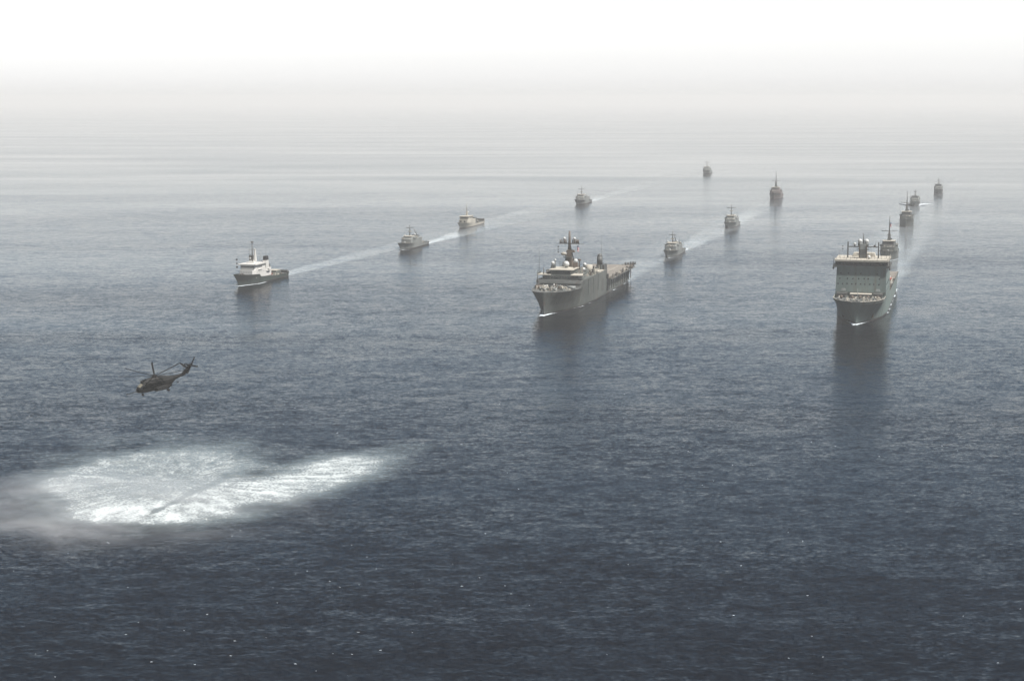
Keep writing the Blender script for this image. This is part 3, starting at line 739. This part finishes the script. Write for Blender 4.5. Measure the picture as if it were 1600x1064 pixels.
    if ensign: flag(mast, X(L * .39), .6, yard_z + 4.4, 3.0, 2.0, lean=-1.0)
    return r

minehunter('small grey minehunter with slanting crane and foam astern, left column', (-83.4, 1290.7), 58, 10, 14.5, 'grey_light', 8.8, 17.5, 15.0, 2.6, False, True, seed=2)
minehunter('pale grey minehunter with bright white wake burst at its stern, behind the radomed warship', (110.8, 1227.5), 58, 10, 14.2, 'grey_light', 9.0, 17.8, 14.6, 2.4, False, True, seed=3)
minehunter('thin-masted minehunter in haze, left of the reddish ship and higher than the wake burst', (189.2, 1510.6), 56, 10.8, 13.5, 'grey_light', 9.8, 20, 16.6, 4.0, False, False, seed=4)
minehunter('hazy grey minehunter alone ahead of the cream-housed ship, with small cross yard', (69.9, 1852.8), 56, 11, 14.2, 'grey_light', 9.6, 19.5, 15.5, 3.4, False, False, seed=5)  # far hull kept lighter in colour to add to the haze fade
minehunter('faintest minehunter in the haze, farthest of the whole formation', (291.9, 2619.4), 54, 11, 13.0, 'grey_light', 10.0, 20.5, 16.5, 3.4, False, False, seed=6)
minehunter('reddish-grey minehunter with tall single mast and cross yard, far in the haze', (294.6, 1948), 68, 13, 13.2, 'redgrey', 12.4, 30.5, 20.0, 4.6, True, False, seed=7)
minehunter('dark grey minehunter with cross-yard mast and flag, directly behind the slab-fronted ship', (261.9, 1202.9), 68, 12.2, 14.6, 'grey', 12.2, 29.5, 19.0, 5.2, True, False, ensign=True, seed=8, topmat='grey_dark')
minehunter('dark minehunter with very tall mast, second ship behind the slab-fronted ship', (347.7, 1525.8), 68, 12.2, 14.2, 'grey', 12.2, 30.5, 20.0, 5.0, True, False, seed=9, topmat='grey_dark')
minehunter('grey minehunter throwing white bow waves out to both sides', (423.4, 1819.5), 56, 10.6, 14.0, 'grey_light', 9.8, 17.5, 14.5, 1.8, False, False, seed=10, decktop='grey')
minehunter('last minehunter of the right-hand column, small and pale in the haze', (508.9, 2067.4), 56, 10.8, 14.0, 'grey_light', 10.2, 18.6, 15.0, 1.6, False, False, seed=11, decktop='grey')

def cream_vessel():
    L = 62.0
    r = ship_root('cream_housed_ship', 'cream-housed small ship with tall pale mast and low dark stern', 'ship', (-45.3, 1510.6), L, 14.5)
    X = lambda s: L / 2 - s
    hull(L, [(0, 4.8), (.2, 5.2), (.65, 5.2), (.85, 3.2), (.95, 1.1), (1, .05)], [(0, 5.3), (.7, 5.5), (.88, 4.6), (.96, 2.6), (1, .6)],
         [(0, 3.4), (.05, 3.4), (.06, 2.4), (.5, 2.4), (.56, 3.6), (.8, 4.0), (1, 5.0)], 3.2, r, 'cream', 'deck_dark', bulwark=.6, boot=.5, n=30)
    h = MB().prism([(X(10), -3.6), (X(10), 3.6), (X(13), 5), (X(32), 5), (X(32), -5), (X(13), -5)], 3, 6.6).build('deckhouse', 'cream', r)
    b = MB().prism([(X(12), -3.6), (X(12), 3.6), (X(14), 4.4), (X(24), 4.4), (X(24), -4.4), (X(14), -4.4)], 6.6, 9.4).build('bridge', 'cream', h)
    window_row(b, X(11.96), [-3.1 + .89 * k for k in range(8)], 8.0, 8.8, .7)
    for k in range(4): MB().box(X(16.3 + k * 1.9), X(15 + k * 1.9), 4.36, 4.46, 8.0, 8.8).build('side_window', 'glass', b)
    for y in (-2.4, 1.2): MB().box(X(10) - .05, X(10) + .05, y - .7, y + .7, 4.6, 5.9).build('front_door', 'glass', h)
    MB().box(X(24.5), X(11.4), -4.8, 4.8, 9.4, 9.7).build('bridge_roof', 'roof', b)
    m = MB().box(X(22), X(20), -.9, .9, 9.7, 14, .5, .5).tube((X(21), 0, 14), (X(21), 0, 21), .3, .18, 6).build('mast', 'cream', r)
    MB().tube((X(21), -2.2, 15.5), (X(21), 2.2, 15.5), .12, n=5).build('yard', 'cream', m)
    MB().sphere((X(22.5), .8, 12.8), .7).build('radome', 'radome', m)
    MB().box(X(44), X(36), -2.4, 3, 1.8, 7, .9, .9).build('winch_house', 'grey_dark', r)
    MB().tube((X(42), 0, 6.5), (X(36), 1, 9), .5, .4).build('crane_boom', 'cream', r)
    boat(r, X(34), 3.4, 5.4, 5, 'grey_dark', 'tender')
    MB().box(X(L), X(L) + 2, -5, 5, 3.2, 4.6).build('stern_bulwark', 'grey_dark', r)
    clutter(r, (X(60), X(45), -4, 4), 14, 1.8, 2.2, ('brown', 'grey_dark', 'cream'), 71)
    return r
cream_vessel()

# ------------------------------------------------------------------ helicopter
def helicopter():
    # origin at the rotor hub; +X nose, +Y port
    hx, hy, hz = -114.4, 546.0, 24.4
    a = radians(43)
    r = thing('helicopter', 'dark three-engined heavy helicopter with seven-bladed rotor hovering over the sea', 'helicopter', (hx, hy, hz), (0, 0, 0))
    d = Vector((-cos(a), -sin(a), 0))
    r.rotation_euler = Matrix.Rotation(math.atan2(d.y, d.x), 4, 'Z').to_euler()
    r.rotation_euler = (Matrix.Rotation(math.atan2(d.y, d.x), 4, 'Z') @ Matrix.Rotation(radians(6), 4, 'Y') @ Matrix.Rotation(radians(-3), 4, 'X')).to_euler()
    r.scale = (0.95, 0.95, 0.98)
    def ring(x, zc, w, h, n=20, e=2.6, flat_top=1.0):
        out = []
        if n == 20: w *= 1.08; h *= 1.22
        for k in range(n):
            t = 2 * pi * k / n; c, s_ = cos(t), sin(t)
            out.append((x, math.copysign(abs(c) ** (2 / e), c) * w, zc + math.copysign(abs(s_) ** (2 / e), s_) * h * (flat_top if s_ > 0 else 1)))
        return out
    fz = -3.15
    fus = MB().loft([ring(7.3, fz - .55, .25, .25), ring(7.0, fz - .45, .75, .6), ring(6.3, fz - .25, 1.12, .95), ring(5.2, fz - .05, 1.3, 1.25), ring(4.0, fz, 1.35, 1.38),
                     ring(0, fz, 1.38, 1.42), ring(-4.6, fz, 1.36, 1.40), ring(-5.6, fz + .22, 1.28, 1.15), ring(-6.6, fz + .62, 1.1, .82), ring(-7.8, fz + .98, .78, .52), ring(-9.5, fz + 1.15, .52, .40), ring(-11.6, fz + 1.3, .40, .38)]).build('fuselage', 'heli', r)
    # upper deck: engine cowlings and rotor pylon
    MB().loft([ring(4.6, -1.75, .25, .2, 14), ring(3.6, -1.5, .75, .5, 14), ring(2.2, -1.3, .95, .75, 14), ring(0, -1.15, 1.05, .85, 14), ring(-2.5, -1.25, 1.0, .8, 14), ring(-5, -1.6, .75, .6, 14), ring(-8, -1.95, .45, .35, 14)]).build('engine_deck_cowling', 'helitop', fus)
    MB().box(-1.4, 1.5, -.6, .6, -.7, -.15, .5, .6).build('rotor_pylon', 'heli', fus)
    for sg in (1, -1):
        e = MB().loft([ring(3.6, -1.65, .42, .42, 12, 2), ring(3.2, -1.65, .62, .62, 12, 2), ring(1.5, -1.65, .62, .62, 12, 2), ring(-.6, -1.7, .5, .5, 12, 2), ring(-1.8, -1.75, .38, .38, 12, 2)])
        o = e.build('engine_nacelle', 'heli', r); 
        for v in o.data.vertices: v.co.y += sg * 1.75
        MB().tube((3.3, sg * 1.75, -1.65), (4.3, sg * 1.75, -1.65), .5, .52, 12).build('intake_filter', 'heli', o)
        MB().box(-.8, 2.6, *sorted((sg * 1.0, sg * 1.5)), -1.9, -1.4).build('engine_strut', 'heli', o)
        # sponson
        s_ = MB().loft([ring(1.9, -3.95, .15, .15, 12), ring(1.4, -3.95, .5, .42, 12), ring(0.2, -3.95, .72, .62, 12), ring(-3.2, -3.95, .72, .62, 12), ring(-4.6, -3.9, .5, .4, 12), ring(-5.2, -3.85, .12, .12, 12)]).build('sponson', 'heli', r)
        for v in s_.data.vertices: v.co.y += sg * 2.0
        for q in (-.22, .22):
            MB().tube((-3.6, sg * 2.15 + q - .13, -5.25), (-3.6, sg * 2.15 + q + .13, -5.25), .42, n=14).build('main_wheel', 'tyre', s_)
        MB().tube((-3.6, sg * 2.15, -5.2), (-3.3, sg * 2.15, -4.3), .1, n=6).build('main_gear_strut', 'heli', s_)
        MB().loft([ring(2.2, -4.15, .1, .1, 10, 2), ring(1.6, -4.15, .32, .32, 10, 2), ring(-2.6, -4.15, .34, .34, 10, 2), ring(-3.6, -4.15, .1, .1, 10, 2)]).build('external_fuel_tank', 'heli', r)
        t = [o_ for o_ in r.children if o_.name.startswith('external_fuel_tank')][-1]
        for v in t.data.vertices: v.co.y += sg * 3.15
        MB().box(-1.6, -.6, *sorted((sg * 2.5, sg * 3.1)), -4.15, -3.85).build('tank_pylon', 'heli', t)
    # cockpit panes
    for (x0, x1, y0, y1, z0, z1, n_) in ((5.75, 6.45, .10, .95, -2.55, -1.98, 'windscreen_pane'), (5.75, 6.45, -.95, -.10, -2.55, -1.98, 'windscreen_pane')):
        ya, yb = (y0, y1) if abs(y0) < abs(y1) else (y1, y0)      # inner and outer edge
        q = [(6.62, ya, -2.36), (6.50, yb, -2.52), (5.32, yb, -1.72), (5.36, ya, -1.56)]
        if yb < 0: q.reverse()
        m = MB(); m.add(q + [(x - .08, y, z - .12) for x, y, z in q], [(0, 1, 2, 3), (7, 6, 5, 4), (0, 4, 5, 1), (1, 5, 6, 2), (2, 6, 7, 3), (3, 7, 4, 0)]); m.build(n_, 'cockpit_glass' if 'cockpit_glass' in M else 'glass', fus)
    for sg in (1, -1):
        m = MB().box(4.5, 5.5, sg * 1.40 - .05, sg * 1.40 + .06, -2.75, -2.1, .8, 1).build('cockpit_side_window', 'glass', fus)
        m = MB().box(5.7, 6.4, sg * 1.24 - .1, sg * 1.24 + .1, -3.2, -2.6, .8, .7).build('chin_window', 'glass', fus)
        for k in range(4): MB().tube((2.6 - k * 1.7, sg * 1.44, -2.75), (2.6 - k * 1.7, sg * 1.53, -2.75), .2, n=8, smooth=False).build('cabin_window', 'glass', fus)
    # refuelling probe and nose wheel
    MB().tube((5.6, -1.1, -4.2), (10.2, -1.1, -4.3), .13, .1, 7).tube((10.2, -1.1, -4.3), (10.7, -1.1, -4.3), .2, .12, 8).build('refuelling_probe', 'heli', r)
    MB().tube((4.9, 0, -4.5), (5.1, 0, -5.3), .1, n=6).build('nose_gear_strut', 'heli', r)
    for q in (-.22, .22): MB().tube((5.1, q - .11, -5.35), (5.1, q + .11, -5.35), .38, n=14).build('nose_wheel', 'tyre', r)
    MB().tube((-8.2, 0, fz - .3), (-8.8, 0, fz - .9), .08, n=6).box(-9.1, -8.5, -.15, .15, fz - 1.05, fz - .85).build('tail_skid', 'heli', r)
    # tail pylon, canted to port
    lean = 0.30
    py = MB(); prof = [(-10.6, -2.2, .28, 1.4), (-11.5, -1.4, .24, 1.25), (-12.9, .2, .2, 1.0), (-13.7, 1.0, .2, .85), (-13.9, 1.3, .14, .5)]
    rings_ = []
    for (x, z, w, c) in prof:
        y = (z + 2.2) * lean
        rings_.append([(x + c, y, z), (x + c * .5, y + w, z), (x - c, y + w * .4, z), (x - c, y - w * .4, z), (x + c * .5, y - w, z)])
    tp = py.loft(rings_, smooth=False).build('tail_pylon', 'heli', r)
    MB().loft([ring(-12.7, .75, .4, .36, 12, 2), ring(-13.3, .95, .55, .48, 12, 2), ring(-14.4, 1.0, .32, .3, 12, 2)]).build('tail_gearbox', 'heli', tp)
    gb = [o_ for o_ in tp.children][-1]
    for v in gb.data.vertices: v.co.y += .95
    # stabiliser on the starboard side, gull shaped with a strut
    MB().add([(-12.1, -.1, .1), (-13.2, -.1, .1), (-13.0, -3.3, .9), (-12.2, -3.3, .9), (-12.1, -.1, .22), (-13.2, -.1, .22), (-13.0, -3.3, .98), (-12.2, -3.3, .98)],
             [(3, 2, 1, 0), (4, 5, 6, 7), (0, 1, 5, 4), (1, 2, 6, 5), (2, 3, 7, 6), (3, 0, 4, 7)]).build('stabiliser', 'heli', r)
    MB().tube((-11.8, 0, -1.6), (-12.6, -2.2, .65), .08, n=5).build('stabiliser_strut', 'heli', r)
    # main rotor
    hub = MB().tube((0, 0, -.3), (0, 0, .28), .95, .8, 16).tube((0, 0, .28), (0, 0, .5), .45, .3, 12).build('rotor_hub', 'heli', r)
    bl = MB(); cone = 0.115
    secs_ = []
    for t in [0, .06, .10, .12, .5, .9, .97, 1.0]:
        rr = 1.0 + 11.0 * t; ch = interp([(0, .14), (.08, .16), (.12, .31), (.9, .31), (1, .26)], t); th = interp([(0, .12), (.1, .07), (1, .035)], t)
        z = rr * cone - .05 * sin(t * pi) + (t * t) * .25; sw = .25 * max(0, t - .95) / .05
        secs_.append([(rr, ch - sw, z + .02), (rr, ch * .3, z + th), (rr, -ch - sw, z - .02), (rr, ch * .3, z - th)])
    bl.loft(secs_, smooth=False)
    b0 = bl.build('rotor_blade', 'heli', hub)
    base = 36.0
    for k in range(7):
        o = b0 if k == 0 else b0.copy()
        if k: col.objects.link(o); o.parent = hub
        o.rotation_euler = (0, 0, radians(base + k * 360 / 7)); o.location = (0, 0, 0)
    # tail rotor on port side of the pylon
    th = MB().tube((0, 0, -.25), (0, 0, .25), .3, .28, 10).build('tail_rotor_hub', 'heli', r)
    th.location = (-13.5, 1.65, .95); th.rotation_euler = (radians(-90 - 17), 0, 0)
    tb = MB().box(.25, 3.05, -.24, .24, -.05, .05, 1, 1)
    t0 = tb.build('tail_rotor_blade', 'heli', th)
    for k in range(4):
        o = t0 if k == 0 else t0.copy()
        if k: col.objects.link(o); o.parent = th
        o.rotation_euler = (0, 0, radians(68 + k * 90))
    MB().box(-3.0, 3.4, 1.46, 1.54, -4.2, -4.05).build('side_rail', 'heli', fus)
    return r
helicopter()

# ------------------------------------------------------------------ foam on the water
def grid_sheet(name, origin, az, length, half_w, nl, nw, fn, mat, z, label=None, kind='stuff'):
    """sheet along azimuth az from origin; fn(s, w) -> (half width scale, foam, slick); w in -1..1"""
    a = radians(az); dx, dy = sin(a), cos(a); px, py = cos(a), -sin(a)
    vs_, fo, sl = [], [], []
    for i in range(nl + 1):
        s = length * (i / nl) ** 1.4
        for j in range(nw + 1):
            w = -1 + 2 * j / nw
            hwid = half_w(s)
            x = origin[0] + dx * s + px * w * hwid; y = origin[1] + dy * s + py * w * hwid
            vs_.append((x, y, z)); f, q = fn(s, w, hwid, x, y); fo.append(max(0, min(1, f))); sl.append(max(0, min(1, q)))
    n = nw + 1
    m = MB().add(vs_, [(i * n + j, i * n + j + 1, (i + 1) * n + j + 1, (i + 1) * n + j) for i in range(nl) for j in range(nw)])
    o = m.build(name, mat, kind=kind)
    for nm, dat in (('foam', fo), ('slick', sl)):
        at = o.data.attributes.new(nm, 'FLOAT', 'POINT'); at.data.foreach_set('value', dat)
    if label: o['label'] = label
    return o
def fb(x, y, sc): return mnoise.fractal(Vector((x * sc, y * sc, 3.1)), 1.0, 2.0, 4)
def ss(a, b, x):
    t = max(0, min(1, (x - a) / (b - a))); return t * t * (3 - 2 * t)
def ship_wake(bow, L, B, az, foam_len, foam, length, slick, spread=.075, z=.03, vfoam=.25, bowfoam=.5, label=''):
    a = radians(az); dx, dy = sin(a), cos(a)
    st_ = (bow[0] + dx * (L - 1), bow[1] + dy * (L - 1))
    def hw(s): return B * .62 + s * spread * .7
    def fn(s, w, h, x, y):
        e = 1 - ss(.55, 1.0, abs(w) + .16 * fb(x, y, .02))
        core = 1 - ss(.25, .75, abs(w))
        nz = .5 + .8 * fb(x, y, .05)
        f = foam * math.exp(-s / foam_len) * core * (.8 + .5 * nz)
        f += foam * .28 * math.exp(-s / (foam_len * 4)) * max(0, 1 - abs(abs(w) - .62) / .22) * nz
        fade = math.exp(-s / length * 1.6) * (1 - ss(.85, 1, s / length))
        return f * (1 - ss(.8, 1, abs(w))), slick * e * fade * (.75 + .5 * fb(x, y, .012))
    grid_sheet('ship_wake', st_, az, length, hw, 160, 26, fn, 'wake', z, label or None)
    # broken water along the hull and at the bow
    def hw2(s): return B * .5 + 3.5 + s * .05
    def fn2(s, w, h, x, y):
        # local half breadth of the hull at the waterline
        t = s - 6.0; hb = B * .5 * ss(-1, L * .28, t) if t > 0 else 0
        d = abs(w) * h - hb
        f = bowfoam * math.exp(-((d - .7) / 1.25) ** 2) * (math.exp(-max(0, t) / 14.0) * ss(-3, 0, t) + vfoam * (.5 + .9 * fb(x, y, .09)))
        arm = abs(abs(w) * h - (1.2 + .36 * max(0, t)))
        f += bowfoam * .9 * math.exp(-(arm / 1.3) ** 2) * math.exp(-max(0, t) / 18.0) * ss(-2, 1, t)
        return f * (1 - ss(.85, 1, abs(w))), 0
    grid_sheet('hull_side_foam', (bow[0] - dx * 6, bow[1] - dy * 6), az, L + 6, hw2, 160, 34, fn2, 'wake', z + .03)

H_ = HEADING
ship_wake((-165.4, 1040.2), 64, 12, 15.0, 18, .6, 620, .6, .045, .030, .8, .8)
ship_wake((-83.4, 1290.7), 58, 10, 14.5, 60, 1.1, 520, .95, .08, .034, .3, .5)
ship_wake((-45.3, 1510.6), 62, 10, 14.5, 20, .4, 700, .6, .06, .038, .2, .3)
ship_wake((110.8, 1227.5), 58, 10, 14.2, 30, 1.4, 460, 1.0, .08, .042, .3, .5)
ship_wake((189.2, 1510.6), 56, 11, 13.5, 16, .4, 600, .8, .06, .046, .1, .3)
ship_wake((69.9, 1852.8), 56, 11, 14.2, 16, .3, 900, .9, .05, .050, .1, .3)
ship_wake((16.8, 899.2), 184, 24, 14.2, 30, .6, 420, .65, .05, .054, .75, 1.1)
ship_wake((172.9, 862), 178, 24, 14.9, 40, .6, 1300, .75, .05, .058, .75, 1.5)
ship_wake((261.9, 1202.9), 68, 12, 14.6, 20, .5, 500, .8, .06, .062, .5, .6)
ship_wake((347.7, 1525.8), 68, 12, 14.2, 20, .4, 500, .8, .06, .066, .2, .4)
ship_wake((508.9, 2067.4), 56, 11, 14, 20, .25, 400, .5, .06, .070, .1, .3)
ship_wake((294.6, 1948), 68, 13, 13.2, 20, .25, 400, .4, .06, .074, .2, .3)

def bow_wave_sheet():
    """the white V thrown out by the ship with bow waves"""
    bow = (423.4, 1819.5); a = radians(14.0); dx, dy = sin(a), cos(a); px, py = cos(a), -sin(a)
    for sg in (1, -1):
        m = MB()
        rings_ = []
        for k in range(9):
            t = k / 8; off = 5.2 + 11 * t; s = 16 + 30 * t; h = 1.5 * (1 - t) + .3; w = 1.6 + 1.2 * sin(pi * min(1, t * 1.3))
            cx, cy_ = bow[0] + dx * s + px * sg * off, bow[1] + dy * s + py * sg * off
            j = .35 * random.random()
            rings_.append([(cx - w, cy_ - w, .1), (cx - w * .3, cy_ - w * .3, h + j), (cx + w * .4, cy_ + w * .4, h * .7 + j), (cx + w, cy_ + w, .1)])
        m.loft(rings_, smooth=True)
        m.build('bow_wave', 'foam_glint_white', kind='stuff')
bow_wave_sheet()

def rotor_wash():
    cx, cy_ = -88.0, 500.0
    def fields(x, y):
        n = fb(x, y, .035); n2 = fb(x + 40, y, .11)
        # left lobe: broad ring of torn water; right lobe: long tongue
        def ell(ax, ay, rx, ry, rot):
            c, s = cos(radians(rot)), sin(radians(rot)); u = ((x - ax) * c + (y - ay) * s) / rx; v = (-(x - ax) * s + (y - ay) * c) / ry
            return sqrt(u * u + v * v) + .24 * n + .11 * n2
        dl = ell(-106, 503, 38, 62, 8); dr = ell(-63, 503, 51, 20.5, 61); dlow = ell(-97, 462, 35, 17, 4)
        fl = (1 - ss(.42, 1.22, dl)) * (.66 + .22 * ss(.25, .85, dl)) * (1 - .28 * ss(530, 570, y))
        fr = (1 - ss(.35, 1.15, dr)) * .88
        fw = (1 - ss(.4, 1.1, dlow)) * .85
        f = 1 - (1 - fl) * (1 - fr) * (1 - fw)
        # torn streaks blown outwards from below the rotor
        rr_ = math.hypot(x + 100, (y - 500)); th_ = math.atan2(y - 500, x + 100)
        f *= .88 + .24 * mnoise.fractal(Vector((cos(th_) * 12, sin(th_) * 12, rr_ * .10)), 1.0, 2.0, 4)
        # dark trough between the two lobes
        ax, ay, bx, by = -98.5, 460, -83, 516
        t = ((x - ax) * (bx - ax) + (y - ay) * (by - ay)) / ((bx - ax) ** 2 + (by - ay) ** 2)
        tt = max(0, min(1, t)); d = math.hypot(x - (ax + (bx - ax) * tt), y - (ay + (by - ay) * tt))
        d += 2.2 * mnoise.noise(Vector((x * .16, y * .10, 1.2))) + .9 * n2
        f *= 1 - (.8 - .6 * tt) * math.exp(-(d / (.7 + 1.9 * tt)) ** 2)
        fall = 1 - ss(.5, 1.28, min(dl, dr, dlow))
        return f, fall * .7
    xs0, xs1, ys0, ys1 = -165, -15, 405, 590; nx, ny = 300, 370
    vs_, fo, sl = [], [], []
    for j in range(ny + 1):
        for i in range(nx + 1):
            x = xs0 + (xs1 - xs0) * i / nx; y = ys0 + (ys1 - ys0) * j / ny
            f, q = fields(x, y); vs_.append((x, y, .08)); fo.append(max(0, min(1, f))); sl.append(max(0, min(1, q)))
    n = nx + 1
    o = MB().add(vs_, [(j * n + i, j * n + i + 1, (j + 1) * n + i + 1, (j + 1) * n + i) for j in range(ny) for i in range(nx)]).build('rotor_wash_foam', 'wash', kind='stuff')
    for nm, dat in (('foam', fo), ('slick', sl)):
        at = o.data.attributes.new(nm, 'FLOAT', 'POINT'); at.data.foreach_set('value', dat)
rotor_wash()

def crests_and_glints():
    """white flecks over the nearer water: small broken crests and painted-in sun glints"""
    m = MB(); rnd = random.Random(5)
    for k in range(300):
        y = 310 + 700 * rnd.random() ** 1.6; x = rnd.uniform(-.32, .32) * y
        if fb(x, y, .012) + .25 * rnd.random() < .05: continue
        s = rnd.uniform(.03, .10) * (1 if rnd.random() < .93 else 1.3); a = rnd.uniform(-.4, .4)
        c, q = cos(a), sin(a); n = 5; ring_ = []
        for i in range(n):
            t = 2 * pi * i / n; u = cos(t) * s * 3.2 * rnd.uniform(.6, 1.3); v = sin(t) * s * rnd.uniform(.6, 1.3)
            ring_.append((x + u * c - v * q, y + u * q + v * c, .10))
        m.add(ring_ + [(x, y, .10 + s * .5)], [(i, (i + 1) % n, n) for i in range(n)])
    m.build('foam_and_glints', 'foam_glint_white', kind='stuff')
crests_and_glints()

def spray_mist():
    """fine spray blown outwards from the rotor wash, hanging low over the water"""
    m, nt, out = newmat('spray_mist_air')
    P = node(nt, 'ShaderNodeNewGeometry').outputs['Position']
    n1 = noise_n(nt, node(nt, 'ShaderNodeMapping', {'Vector': P, 'Scale': (.030, .045, .12)}).outputs[0], 1.0, 4, 0.6, 1.2)
    q = vmath(nt, 'MULTIPLY', vmath(nt, 'SUBTRACT', P, (-112, 462, 0)), (1 / 74., 1 / 56., 1 / 8.))
    ln = nt.nodes.new('ShaderNodeVectorMath'); ln.operation = 'LENGTH'; nt.links.new(q, ln.inputs[0])
    fall = mapr(nt, ln.outputs['Value'], 0.25, 1.0, 1, 0, True)
    d = math_n(nt, 'MULTIPLY', mapr(nt, n1.outputs[0], 0.44, 0.68, 0, 0.042), fall)
    v = node(nt, 'ShaderNodeVolumePrincipled', {'Color': (1, 1, 1, 1), 'Density': d, 'Anisotropy': -0.1})
    nt.links.new(v.outputs[0], out.inputs['Volume'])
    M['mist'] = m
    MB().box(-188, -37, 405, 519, 0.2, 8.0).build('spray_mist', 'mist', kind='stuff')
spray_mist()
